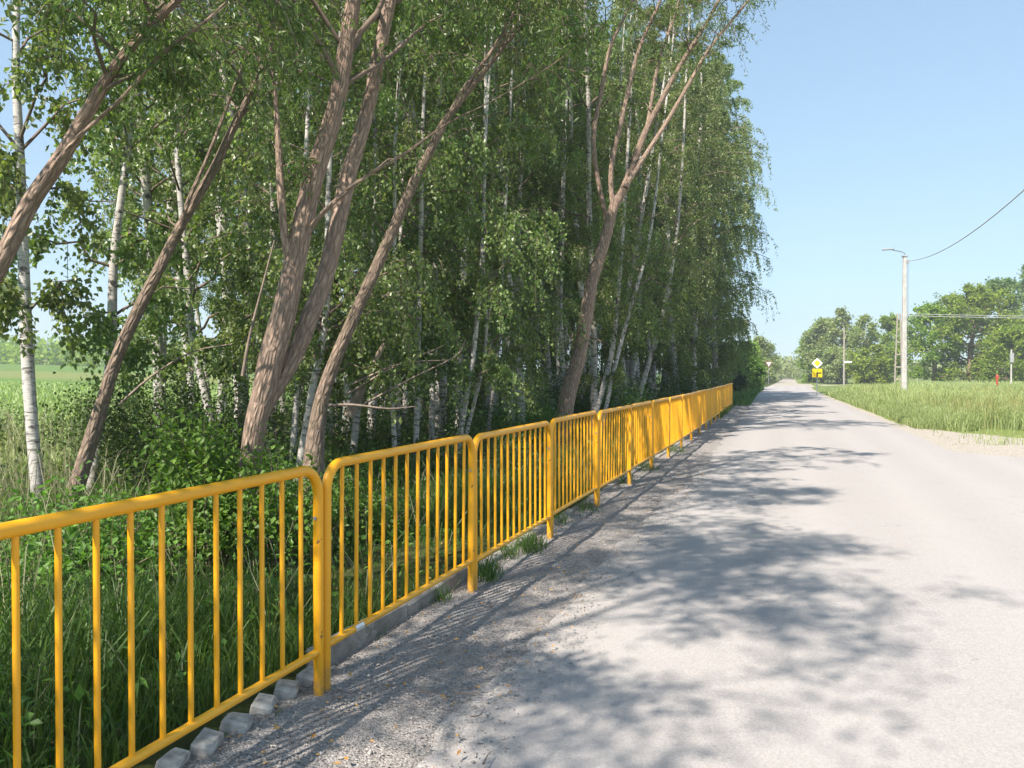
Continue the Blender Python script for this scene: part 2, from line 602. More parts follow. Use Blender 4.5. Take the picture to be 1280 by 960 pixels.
def gz(X, Y):
    """terrain height"""
    X = np.asarray(X, float)
    Y = np.asarray(Y, float)
    s = (X - fx(Y)) / 1.06
    z = np.interp(s, [-400, -40, -14, -6, -3, -.6, -.25, -.15, 5.2, 6, 400], [10.2, .75, .0, -.05, -.22, -.02, .05, 0, 0, 0.02, .05])
    z = np.where(s > 5, z - .07 * np.clip((22 - Y) / 3, 0, 1) * np.clip((s - 5) / .4, 0, 1), z)
    b = .05 * np.sin(X * 1.1 + Y * .7) * np.sin(Y * .9 - X * .4) + .03 * np.sin(X * 2.7) * np.sin(Y * 2.3)
    w = np.clip((-s - .6) / 1.5, 0, 1) + np.clip((s - 6.5) / 2, 0, 1) * np.clip((Y - 20) / 4, 0, 1)
    return z + b * w


def sheet(name, s_list, y_list, zf, material, jag=None, kind='structure', uvmap=True):
    s_list = np.asarray(s_list, float)
    y_list = np.asarray(y_list, float)
    SS, YY = np.meshgrid(s_list, y_list)
    if jag is not None:
        SS = SS + jag(SS, YY)
    XX = fx(YY) + SS * 1.06
    ZZ = zf(XX, YY, SS)
    ny, ns = SS.shape
    v = np.stack([XX, YY, ZZ], -1).reshape(-1, 3)
    i, j = np.meshgrid(np.arange(ny - 1), np.arange(ns - 1), indexing='ij')
    a = i * ns + j
    f = np.stack([a, a + 1, a + ns + 1, a + ns], -1).reshape(-1, 4)
    o = Geo().add(v, f).build(name, material)
    uv = o.data.uv_layers.new(name='st')
    li = np.empty(len(o.data.loops), np.int32)
    o.data.loops.foreach_get('vertex_index', li)
    uv.data.foreach_set('uv', np.stack([SS.reshape(-1), YY.reshape(-1)], -1)[li].astype(np.float32).reshape(-1))
    tag(o, kind=kind)
    return o


ys = np.concatenate([np.arange(-40, -4, 3), np.arange(-4, 24, .35), np.arange(24, 60, 1), np.arange(60, 140, 4), np.geomspace(140, 690, 25)])
ss = np.concatenate([-np.geomspace(420, 20, 24), np.arange(-19, -8, .8), np.arange(-8, -.6, .3), [-.5, -.35, -.25, -.16, -.08, .3, 1, 3, 5, 5.4, 6],
                     np.arange(6.8, 20, .8), np.geomspace(20, 460, 26)])
sheet('ground', ss, ys, lambda X, Y, s: gz(X, Y), M['ground'])


def jg(seed, amp, at_s):
    ph = np.random.default_rng(seed).uniform(0, 6, 6)

    def f(SS, YY):
        w = np.isclose(SS, at_s[0]) * -1.0 + np.isclose(SS, at_s[-1]) * 1.0
        return w * amp * (np.sin(YY * 2.1 + ph[0]) * .4 + np.sin(YY * 5.3 + ph[1]) * .35 + np.sin(YY * 11.7 + ph[2]) * .25 + np.sin(YY * .6 + ph[3]) * .6)
    return f


yr = np.concatenate([np.arange(-14, 30, .12), np.arange(30, 92, .6)])
sheet('gravel_shoulder', [-.15, .1, .3, .62, .85], yr,
      lambda X, Y, s: .006 + .012 * np.sin(X * 7) * np.sin(Y * 6) * (s < .5) * (s > -.1) + .02 * np.clip(1 - s / .5, 0, 1), M['gravel'])
road_s = [.70, 1.2, 2, 3, 4, 4.6, 5.05]
yroad = np.concatenate([np.arange(-14, 30, .12), np.arange(30, 96, .5)])
_rj = jg(3, .07, road_s)
sheet('road', road_s, yroad, lambda X, Y, s: .022 + .03 * np.clip(1 - np.abs(s - 2.9) / 2.4, 0, 1) - .012 * (s < .8) - .012 * (s > 5.0),
      M['road'], lambda SS, YY: _rj(SS, YY) + np.isclose(SS, 5.05) * 4.5 * (np.clip((16.2 - YY) / 4.5, 0, 1) ** 2 * (3 - 2 * np.clip((16.2 - YY) / 4.5, 0, 1))))
sheet('verge_strip', [4.95, 5.15, 5.34], yr[yr > 17], lambda X, Y, s: .008 + 0 * X, M['sand'], jg(5, .05, [4.95, 5.34]))


def flat_poly(name, pts, z, material, kind='structure', sub=0):
    import bmesh
    bm = bmesh.new()
    vs = [bm.verts.new((p[0], p[1], z)) for p in pts]
    bm.faces.new(vs)
    bmesh.ops.triangulate(bm, faces=bm.faces[:])
    me = bpy.data.meshes.new(name)
    bm.to_mesh(me)
    bm.free()
    me.materials.append(material)
    o = bpy.data.objects.new(name, me)
    COL.objects.link(o)
    tag(o, kind=kind)
    return o


def wob(pts, amp, seed, per=6):
    rg = np.random.default_rng(seed)
    p = np.asarray(pts + [pts[0]], float)
    out = []
    for a, b in zip(p[:-1], p[1:]):
        for t in np.arange(per) / per:
            out.append(a + (b - a) * t + rg.normal(0, amp, 2))
    return out


# sandy farm entrance on the right, track and side road in the distance
E = [tuple(at(px_, py_, (CAM_Z - .01) / ((py_ - 467) / F))[:2]) for px_, py_ in ((1128, 531), (1160, 534), (1185, 540), (1225, 543), (1290, 549), (1400, 552), (1400, 610), (1270, 600), (1180, 570), (1120, 545))]
flat_poly('entrance_path', wob(E, .10, 4), .013, M['sand'])
flat_poly('side_road', [st2w(4.7, 84), st2w(5.6, 88), st2w(8, 91), st2w(16, 95), st2w(70, 104), st2w(70, 112), st2w(16, 112), st2w(7, 114), st2w(4, 122), st2w(1, 122), st2w(1, 94)], .017, M['sand'])
TR = [(0.7, 95), (.9, 120), (1.2, 200), (1.2, 400), (1.2, 680), (4.8, 680), (4.4, 400), (4.2, 200), (4.2, 120), (4.9, 95)]
flat_poly('far_track', [st2w(*q) for q in TR], .012, M['sand'])

# ------------------------------------------------------------------ kerb
kg = Geo()
rk = np.random.default_rng(5)


def box(geo, c, ax, ay, az, mi=0, ch=.008):
    """chamfered box, centre c, half axes vectors"""
    c, ax, ay, az = (np.asarray(q, float) for q in (c, ax, ay, az))
    lx, ly, lz = (np.linalg.norm(q) for q in (ax, ay, az))
    u, v, w = ax / lx, ay / ly, az / lz
    ch = min(ch, lx * .4, ly * .4, lz * .4)
    V, idx = [], {}

    def add(k, x, y, z):
        idx[k] = len(V)
        V.append(c + u * x + v * y + w * z)
    for sx in (-1, 1):
        for sy in (-1, 1):
            for sz in (-1, 1):
                add((sx, sy, sz, 0), sx * lx, sy * (ly - ch), sz * (lz - ch))
                add((sx, sy, sz, 1), sx * (lx - ch), sy * ly, sz * (lz - ch))
                add((sx, sy, sz, 2), sx * (lx - ch), sy * (ly - ch), sz * lz)
    Fq = []
    for q in (-1, 1):
        for k in range(3):
            o1, o2 = [z for z in range(3) if z != k]
            ring = []
            for a, b in ((-1, -1), (1, -1), (1, 1), (-1, 1)):
                t = [0, 0, 0]
                t[k], t[o1], t[o2] = q, a, b
                ring.append(idx[(*t, k)])
            Fq.append(ring)
    for k in range(3):
        o1, o2 = [z for z in range(3) if z != k]
        for a in (-1, 1):
            for b in (-1, 1):
                e = []
                for q, face in ((-1, o1), (-1, o2), (1, o2), (1, o1)):
                    t = [0, 0, 0]
                    t[k], t[o1], t[o2] = q, a, b
                    e.append(idx[(*t, face)])
                Fq.append(e)
    for sx in (-1, 1):
        for sy in (-1, 1):
            for sz in (-1, 1):
                t = [idx[(sx, sy, sz, k)] for k in range(3)]
                Fq.append([t[0], t[1], t[2], t[2]])
    V = np.array(V)
    Fq = np.array(Fq)
    # orient outwards
    for r in range(len(Fq)):
        p = V[Fq[r]]
        nn = np.cross(p[1] - p[0], p[2] - p[0])
        if np.dot(nn, p.mean(0) - c) < 0:
            Fq[r] = Fq[r][[2, 1, 0, 0]] if Fq[r][2] == Fq[r][3] else Fq[r][::-1]
    geo.add(V, Fq, None, None, mi)
    return geo


Yk = 4.02
while Yk < 26:
    L = .95
    a, b = st2w(-.175, Yk), st2w(-.175, Yk + L)
    d = np.append(b - a, 0) / 2 * .985
    side = nrm(np.array([d[1], -d[0], 0])) * .04
    top = .14 + rk.normal(0, .008) - .085 * min(1, max(0, (Yk - 4.3) / 2.0))
    tilt = rk.normal(0, .009)
    box(kg, np.append((a + b) / 2, top - .12) + side * rk.normal(0, .15), d + np.array([0, 0, tilt]), side, np.array([0, 0, .12]), 0, .01)
    Yk += L * .995
ko = kg.build('kerb', M['concrete'], smooth=False)
tag(ko, kind='structure')
# loose blocks at the near end, px of the block centre, yaw offset, tilt
words = ['loose whitish kerb block right behind the railing post pair', 'second loose kerb block counted from the railing post pair',
         'third loose kerb block counted from the railing post pair', 'fourth loose kerb block counted from the railing post pair',
         'fifth loose kerb block counted from the railing post pair', 'loose kerb block farthest from the post pair, at the bottom edge']
spots = [(386, 851, .10), (356, 868, .35), (327, 888, .30), (294, 912, .28), (256, 938, .25), (214, 962, .22)]
for (px, py, yaw), w in zip(spots, words):
    p = at(px, py, 1.54 / ((py + 8 - 467) / 1000))
    gk = Geo()
    a = math.atan2(1, .354) + yaw * 1.3
    d = np.array([math.cos(a), math.sin(a), 0.10 * rk.uniform(-1, 1)]) * .068
    sd = np.array([math.sin(a), -math.cos(a), -.24]) * .058
    box(gk, (0, 0, -.006), d * float(rk.uniform(.75, 1.08)), sd * float(rk.uniform(.72, .95)), np.cross(nrm(sd), nrm(d)) * .065, 0, .012)
    vv = gk.v[0]
    vv += rk.normal(0, .0034, vv.shape).astype(np.float32)
    o = gk.build('kerb_block', M['block'], smooth=False, loc=(p[0], p[1], .015))
    tag(o, w, 'kerb block', 'loose concrete kerb blocks at the near end of the kerb')

# ------------------------------------------------------------------ yellow railing
PL, HT, ZB = 1.893, 1.093, .225            # panel length, rail axis height, lower rail height
TR_, BR_, VR_ = .0245, .0185, .0105        # radii


def railing_root():
    t = thing('railing_panel', 'x', 'railing', group='yellow tubular railing panels along the road')
    rc, x0, x1 = .125, .0265, PL - .0265
    pts = [(x0, -.12), (x0, HT - rc)]
    pts += [(x0 + rc - rc * math.cos(q), HT - rc + rc * math.sin(q)) for q in np.linspace(0, PI / 2, 10)[1:]]
    pts += [(x1 - rc + rc * math.sin(q), HT - rc + rc * math.cos(q)) for q in np.linspace(0, PI / 2, 10)]
    pts += [(x1, -.12)]
    P = np.array([(x, 0, z) for x, z in pts])
    gg = Geo()
    # planar tube with explicit frame so that the bends do not twist
    k, sd = len(P), 16
    T = nrm(np.gradient(P, axis=0))
    T[0] = T[1] = (0, 0, 1)
    T[-1] = (0, 0, -1)
    B = np.array([0, 1., 0])
    a = np.arange(sd) * 2 * PI / sd
    N1 = np.cross(T, B)
    V = P[:, None] + TR_ * (np.cos(a)[None, :, None] * N1[:, None] + np.sin(a)[None, :, None] * B)
    i, j = np.meshgrid(np.arange(k - 1), np.arange(sd), indexing='ij')
    f = np.stack([i * sd + j, i * sd + (j + 1) % sd, (i + 1) * sd + (j + 1) % sd, (i + 1) * sd + j], -1)
    gg.add(V, f)
    gg.build('frame', M['yellow'], t)
    gb = Geo()
    tubes(gb, [[(x0 + .018, 0, ZB), (PL / 2, 0, ZB), (x1 - .018, 0, ZB)]], np.full((1, 3), BR_), 14)
    gb.build('bottom_rail', M['yellow'], t)
    gv = Geo()
    tubes(gv, [[(0, 0, ZB + .01), (0, 0, .65), (0, 0, HT - .01)]], np.full((1, 3), VR_), 10)
    first = None
    for q in range(12):
        x = x0 + (x1 - x0) * (q + 1) / 13
        if first is None:
            first = gv.build('bar', M['yellow'], t)
            first.location.x = x
        else:
            c = first.copy()
            COL.objects.link(c)
            c.parent = t
            c.location.x = x
    bo = Geo()
    tubes(bo, [[(x1 - .03, -.0, .86), (x1 - .026, 0, .86), (x1 - .02, 0, .86)]], np.array([[.009, .009, .009]]), 6, cap=True)
    b = bo.build('bolt', M['steel'], t, smooth=False)
    return t


names = ['yellow railing panel nearest the viewer, its near end outside the picture',
         'railing panel with a small white sticker on its lower rail', 'third yellow railing panel from the near end, grass tuft at its post',
         'fourth yellow railing panel from the near end', 'fifth yellow railing panel from the near end', 'sixth yellow railing panel from the near end',
         'seventh yellow railing panel from the near end', 'eighth yellow railing panel from the near end', 'ninth yellow railing panel from the near end',
         'tenth yellow railing panel, about the middle of the fence', 'ninth yellow railing panel from the far end', 'eighth yellow railing panel from the far end',
         'seventh yellow railing panel from the far end', 'sixth yellow railing panel from the far end', 'fifth yellow railing panel from the far end',
         'fourth yellow railing panel from the far end', 'third yellow railing panel from the far end', 'last but one yellow railing panel at the far end',
         'last yellow railing panel where the fence stops by the bushes']
rail0 = railing_root()
for k, lab in enumerate(names):
    Ya, Yb = 3.8 + 1.79 * (k - 1), 3.8 + 1.79 * k
    a, b = st2w(0, Ya), st2w(0, Yb)
    rz = math.atan2(b[1] - a[1], b[0] - a[0])
    if k == 0:
        r = rail0
        r.location = (a[0], a[1], 0)
        r.rotation_euler.z = rz
        r['label'] = lab
    else:
        r = copy_tree(rail0, (a[0], a[1], 0), rz, 1, lab)
        r.rotation_euler.z += float(R.normal(0, .004))
        r.rotation_euler.x = float(R.normal(0, .006))
        r.location.z = float(R.normal(0, .008))
    if k == 1:
        sg = Geo()
        ang = np.linspace(PI * 1.15, PI * 1.85, 7)
        rr = BR_ + .0012
        V = np.array([[(x, rr * math.sin(q), ZB + rr * math.cos(q)) for q in ang] for x in (.285, .365)])
        i = np.arange(6)
        sg.add(V, np.stack([i, i + 1, i + 8, i + 7], -1))
        st_ = sg.build('sticker', M['white'], r)
        st_['label'] = 'white paper sticker with worn grey print'
        pg = Geo()
        for q, x in enumerate((.297, .307, .319, .330, .341, .352)):
            rr = BR_ + .0022
            V = np.array([[(xx, rr * math.sin(z), ZB + rr * math.cos(z)) for z in (4.45 + .12 * (q % 2), 5.0)] for xx in (x - .0028, x + .0028)])
            pg.add(V, [[0, 1, 3, 2]])
        pg.build('print', M['grey'], st_)


# ------------------------------------------------------------------ trees
def crown_on(rng, tg, lg, path, rad, z0, n_limbs, limb_len, elev, droop, n_tw, tw_len, n_leaf, L, Wd, hang=.5, tw_r=.005, profile=None,
             limb_r=.20, spread=.05, az=None, twig_mi=1, nup=.6):
    """limbs, twigs and leaves on the trunk polyline path (k,3)"""
    k = len(path)
    f = np.sort(rng.uniform(z0, .985, n_limbs))
    idx = f * (k - 1)
    i0 = np.clip(idx.astype(int), 0, k - 2)
    fr = (idx - i0)[:, None]
    st = path[i0] * (1 - fr) + path[i0 + 1] * fr
    tr = np.interp(idx, np.arange(k), rad)
    pr = profile(( f - z0) / (1 - z0)) if profile else np.sin(np.clip((f - z0) / (1 - z0), 0, 1) * 2.6 + .45)
    Ln = limb_len * pr * rng.uniform(.7, 1.2, n_limbs)
    A = np.arange(n_limbs) * 2.39996 + rng.uniform(-.6, .6, n_limbs)
    if az is not None:
        A = az[0] + (rng.uniform(-1, 1, n_limbs)) * az[1]
    e = elev + rng.normal(0, .15, n_limbs) + .35 * f
    t = np.linspace(0, 1, 7)
    hx = np.cos(e)[:, None] * t * Ln[:, None]
    hz = np.sin(e)[:, None] * t * Ln[:, None] - droop * Ln[:, None] * t ** 2.2
    bend = rng.normal(0, .25, n_limbs)[:, None] * t ** 2
    ax, ay = np.cos(A[:, None] + bend), np.sin(A[:, None] + bend)
    Pl = st[:, None, :] + np.stack([hx * ax, hx * ay, hz], -1)
    Pl[:, 1:] += rng.normal(0, .02, (n_limbs, 6, 3)) * Ln[:, None, None]
    r0 = np.minimum(tr * .42, limb_r * .06 * Ln + .006)
    tubes(tg, Pl, r0[:, None] * np.linspace(1, .25, 7)[None], 5, twig_mi)
    # twigs
    m = n_limbs * n_tw
    li = np.repeat(np.arange(n_limbs), n_tw)
    tt = rng.uniform(.22, 1, m) ** .8
    q = tt * 6
    j0 = np.clip(q.astype(int), 0, 5)
    fq = (q - j0)[:, None]
    ts = Pl[li, j0] * (1 - fq) + Pl[li, j0 + 1] * fq
    ld = nrm(Pl[li, j0 + 1] - Pl[li, j0])
    td = nrm(ld * .6 + rdir(rng, m) * .8)
    tl = tw_len * rng.uniform(.5, 1.3, m) * np.clip(Ln[li] / limb_len, .35, 1.1)
    u = np.linspace(0, 1, 5)
    Pt = ts[:, None] + td[:, None] * (u * (1 - hang * .5 * u))[None, :, None] * tl[:, None, None]
    Pt[:, :, 2] -= hang * tl[:, None] * u[None] ** 1.6
    tubes(tg, Pt, np.full((m, 1), tw_r) * np.linspace(1, .4, 5)[None], 3, twig_mi)
    # leaves
    w = m * n_leaf
    ti = np.repeat(np.arange(m), n_leaf)
    ut = rng.uniform(.1, 1.0, w)
    q = ut * 4
    j0 = np.clip(q.astype(int), 0, 3)
    fq = (q - j0)[:, None]
    lp = Pt[ti, j0] * (1 - fq) + Pt[ti, j0 + 1] * fq + rng.normal(0, spread, (w, 3))
    d = nrm(rdir(rng, w) + np.array([0, 0, -.9 * hang - .1]) + .3 * nrm(Pt[ti, j0 + 1] - Pt[ti, j0]))
    nn = nrm(rdir(rng, w) * .8 + np.array([0, 0, nup]))
    sz = rng.uniform(.7, 1.25, w)
    tint = np.clip(rng.normal(.45, .2, w) + rng.normal(0, .12, m)[ti], 0, 1)
    leaves(lg, lp, d, nn, L * sz, Wd * sz, tint)


def trunk_tube(rng, tg, path, rad, sides=12, bumpy=.03, mi=0, k=None):
    k = k or max(10, len(path) * 4)
    q = smooth_path(np.column_stack([path, rad]), k)
    tubes(tg, q[None, :, :3], q[None, :, 3], sides, mi, bumpy=bumpy, rng=rng)
    return q[:, :3], q[:, 3]


def birch(rng, path=None, rad=None, H=15., r0=.10, lean=(0, 0), z0=.22, n_limbs=34, limb=2.3, n_tw=9, n_leaf=34, tw=.95, L=.068, Wd=.05, hang=.85,
          elev=.55, droop=.35):
    tg, lg = Geo(), Geo()
    if path is None:
        zz = np.linspace(-.25, H, 9)
        wob_ = np.cumsum(rng.normal(0, .09, (9, 2)), 0)
        path = np.column_stack([wob_[:, 0] + lean[0] * (np.maximum(zz, 0) / H) ** 1.3, wob_[:, 1] + lean[1] * (np.maximum(zz, 0) / H) ** 1.3, zz])
        path[:, :2] -= path[0, :2]
        rad = r0 * np.array([1.35, 1.0, .92, .82, .7, .56, .4, .25, .07])
    P, rr = trunk_tube(rng, tg, path, rad, 12, .025, 0, 34)
    crown_on(rng, tg, lg, P, rr, z0, n_limbs, limb, elev, droop, n_tw, tw, n_leaf, L, Wd, hang)
    return tg, lg


def place_tree(tg, lg, base, name, label, cat, bark, leaf, group=None, rz=0, shift=True):
    t = thing(name, label, cat, base, rz, group)
    tg.build('trunk', [bark, M['twig']], t)
    if not lg.empty():
        lg.build('crown', leaf, t, smooth=False)
    return t


def px_path(pts, dep, base=None):
    """[(px,py,width_px)] at depth dep (number or per-point list) -> path, radii"""
    P, rr = [], []
    for i, (x, y, w) in enumerate(pts):
        d = dep if np.isscalar(dep) else dep[i]
        P.append(at(x, y, d))
        q0, q1 = pts[max(0, i - 1)], pts[min(len(pts) - 1, i + 1)]
        lean = abs(q1[1] - q0[1]) / max(1e-6, math.hypot(q1[0] - q0[0], q1[1] - q0[1])) if len(pts) > 1 else 1
        rr.append(w * d / F / 2 * max(lean, .45) * .95)
    return np.array(P), np.array(rr)


def extend_up(rng, P, rr, extra, k=3, end=.004, up=.5):
    """carry a stem on above the frame"""
    d = nrm(P[-1] - P[-2])
    out, ro = [P], [rr]
    p = P[-1]
    for i in range(k):
        d = nrm(d + np.array([0, 0, up * .3]) + rng.normal(0, .06, 3))
        p = p + d * extra / k
        out.append(p[None])
        ro.append(np.array([rr[-1] + (end - rr[-1]) * (i + 1) / k]))
    return np.vstack(out), np.concatenate(ro)


def ground_start(P, rr, flare=1.3):
    """continue the lowest point into the ground"""
    d = P[0] - P[1]
    d = d / max(-d[2], .05)
    z = gz(P[0, 0], P[0, 1])
    h = P[0, 2] - z
    if h > .02:
        p = P[0] + d * min(h, 1e9)
        p[2] = z
        q = p.copy()
        q[2] -= .25
        return np.vstack([q, p, P]), np.concatenate([[rr[0] * flare * 1.1, rr[0] * flare], rr])
    q = P[0].copy()
    q[2] = z - .25
    return np.vstack([q, P]), np.concatenate([[rr[0] * flare], rr])


def hero(seed, stems, name, label, cat, bark, leaf, group=None, sides=20, bumpy=.05, crown=None, stem_ext=3.):
    """tree whose stems are given as pixel tracks; the first stem reaches the ground"""
    rng = np.random.default_rng(seed)
    tg, lg = Geo(), Geo()
    base = None
    for si, (pts, dep, ext) in enumerate(stems):
        P, rr = px_path(pts, dep)
        if si == 0:
            P, rr = ground_start(P, rr)
            base = np.array([P[0, 0], P[0, 1], gz(P[0, 0], P[0, 1])])
        if ext:
            P, rr = extend_up(rng, P, rr, ext)
        P = P - base
        Q, qr = trunk_tube(rng, tg, P, rr, sides if si == 0 else max(8, sides - 6), bumpy if rr.max() > .04 else .02, 0, 60 if si == 0 else 30)
        if crown:
            for c in ([crown] if isinstance(crown, dict) else crown):
                if c.get('only') is not None and si not in c['only']:
                    continue
                kw = {a: b for a, b in c.items() if a != 'only'}
                crown_on(rng, tg, lg, Q, qr, **kw)
    return place_tree(tg, lg, tuple(base), name, label, cat, bark, leaf, group)


WC = dict(z0=.62, n_limbs=16, limb_len=2.4, elev=.5, droop=.25, n_tw=9, tw_len=.9, n_leaf=30, L=.085, Wd=.022, hang=.6)


def wc(**k):
    d = dict(WC)
    d.update(k)
    return d


# forked willow
hero(1, [
    ([(306, 668, 38), (309, 630, 32), (314, 575, 29), (320, 530, 29), (330, 490, 31), (340, 445, 34), (353, 400, 33), (367, 337, 29), (391, 225, 27), (420, 131, 23), (442, 0, 20)], 7.0, 5.),
    ([(330, 515, 18), (347, 484, 22), (368, 445, 25), (388, 395, 25), (409, 337, 24), (434, 225, 22), (461, 131, 19), (488, 0, 16)], [7.05, 7.1, 7.15, 7.2, 7.3, 7.4, 7.5, 7.6], 5.),
    ([(366, 345, 11), (357, 305, 11), (351, 240, 10), (348, 180, 8), (344, 120, 6), (340, 70, 4)], [7, 6.95, 6.9, 6.9, 6.9, 6.9], .5),
    ([(380, 300, 9), (402, 268, 9.5), (451, 225, 8), (507, 191, 6.5), (560, 154, 5), (612, 128, 3)], [7, 6.9, 6.8, 6.7, 6.6, 6.5], 1.0)],
    'forked_willow', 'thick forked willow with two leaning lit stems behind the nearest railing panels', 'willow tree', M['willow'], M['leaf_willow'],
    sides=28, bumpy=.028, crown=[wc(only=[0, 1], z0=.69, n_limbs=18, limb_len=2.4), wc(only=[2], z0=.3, n_limbs=9, limb_len=.55, n_tw=5, tw_len=.35, n_leaf=14),
                     wc(only=[3], z0=.55, n_limbs=7, limb_len=.7, n_tw=5, tw_len=.4, n_leaf=10)])
# single leaning willow to its right
hero(2, [
    ([(392, 580, 29), (395, 540, 23), (404, 492, 19), (421, 445, 18), (443, 395, 17), (467, 342, 16.5), (490, 290, 15.5), (520, 222, 14), (548, 168, 12.5), (560, 146, 11.5), (605, 90, 8), (650, 34, 6),
      (695, -5, 5)], 9.2, 3.5),
    ([(552, 160, 8), (582, 109, 8), (620, 56, 6), (650, 0, 5)], [9.2, 9.2, 9.3, 9.4], 3.)],
    'leaning_willow', 'brown willow leaning right beside the forked willow, branching high up', 'willow tree', M['willow_dark'], M['leaf_willow'],
    sides=22, bumpy=.03, crown=[wc(only=[0], z0=.68, n_limbs=16, limb_len=1.8), wc(only=[1], z0=.42, n_limbs=12, limb_len=1.8)])
# fan shaped willow
hero(3, [
    ([(704, 530, 24), (711, 490, 21), (725, 440, 19), (736, 376, 17), (741, 349, 16), (756, 300, 15), (767, 259, 14), (782, 232, 12), (805, 169, 9), (824, 131, 8), (850, 82, 7),
      (880, 34, 5), (899, 0, 4.5)], 17., 3.),
    ([(782, 234, 9), (792, 217, 8), (816, 180, 7), (835, 150, 6.5), (865, 98, 5.5), (887, 60, 4.5), (936, 0, 4)], 16.9, 2.),
    ([(766, 262, 7), (764, 210, 6.5), (779, 142, 6), (797, 67, 5), (824, 4, 4)], 16.95, 3.),
    ([(760, 285, 6), (742, 187, 6.5), (752, 112, 6), (764, 56, 5), (782, 19, 4), (800, -20, 3)], 17.3, 2.),
    ([(806, 168, 6), (811, 146, 5), (824, 75, 4.5), (844, 19, 4), (850, -10, 3)], 17.1, 2.)],
    'fan_willow', 'tall willow spreading into a fan of thin stems above the railing', 'willow tree', M['willow'], M['leaf_willow'],
    sides=18, crown=[wc(only=[0], z0=.62, n_limbs=14, limb_len=1.7), wc(only=[1, 2, 3, 4], z0=.45, n_limbs=9, limb_len=1.5)])
# two leaning trunks on the left
hero(4, [
    ([(109, 565, 20), (124, 515, 18), (146, 447, 17), (169, 395, 17), (191, 352, 16), (225, 285, 14.5), (262, 221, 13), (277, 191, 12), (300, 142, 11), (326, 90, 9), (341, 60, 8), (356, 22, 7)],
     8.6, 3.), ([(225, 286, 7), (236, 250, 6), (262, 190, 5), (300, 90, 4)], 8.5, 1.)],
    'leaning_willow', 'bare grey willow trunk leaning right in front of the green field', 'willow tree', M['willow_dark'], M['leaf_willow'],
    sides=18, crown=[wc(only=[0], z0=.55, n_limbs=18, limb_len=1.6), wc(only=[1], z0=.4, n_limbs=6, limb_len=.8, n_tw=5)])
hero(5, [
    ([(-150, 620, 30), (-60, 440, 28), (0, 330, 26), (37, 255, 25), (75, 199, 23), (112, 135, 20), (150, 75, 17), (206, 15, 14), (260, -40, 12)], 6.0, 3.),
    ([(40, 250, 8), (80, 192, 8), (110, 160, 7), (150, 125, 7), (206, 64, 6), (247, 34, 5), (285, 0, 4)], [5.9, 5.8, 5.7, 5.6, 5.5, 5.5, 5.5], 1.5)],
    'leaning_willow', 'sunlit willow trunk leaning in from the left edge at the top of the picture', 'willow tree', M['willow'], M['leaf_willow'],
    sides=20, crown=[wc(only=[0], z0=.56, n_limbs=22, limb_len=1.8), wc(only=[1], z0=.4, n_limbs=9, limb_len=1.0, n_tw=6)])


# birches whose trunks can be told apart
def hbirch(seed, pts, dep, label, H=13, **kw):
    rng = np.random.default_rng(seed)
    P, rr = px_path(pts, dep)
    P, rr = ground_start(P, rr, 1.15)
    base = np.array([P[0, 0], P[0, 1], gz(P[0, 0], P[0, 1])])
    P = P - base
    rr = rr * .9
    ext = max(2., H + 2.5 - P[-1, 2])
    P, rr = extend_up(rng, P, rr, ext, 4, .012, .9)
    k = dict(z0=max(.28, 2.7 / H), n_limbs=38, n_tw=9, n_leaf=42, limb=2.0)
    k.update(kw)
    tg, lg = birch(rng, P, rr, **k)
    return place_tree(tg, lg, tuple(base), 'birch_tree', label, 'birch tree', M['birch'], M['leaf_birch'], 'white birches in the wood behind the railing')


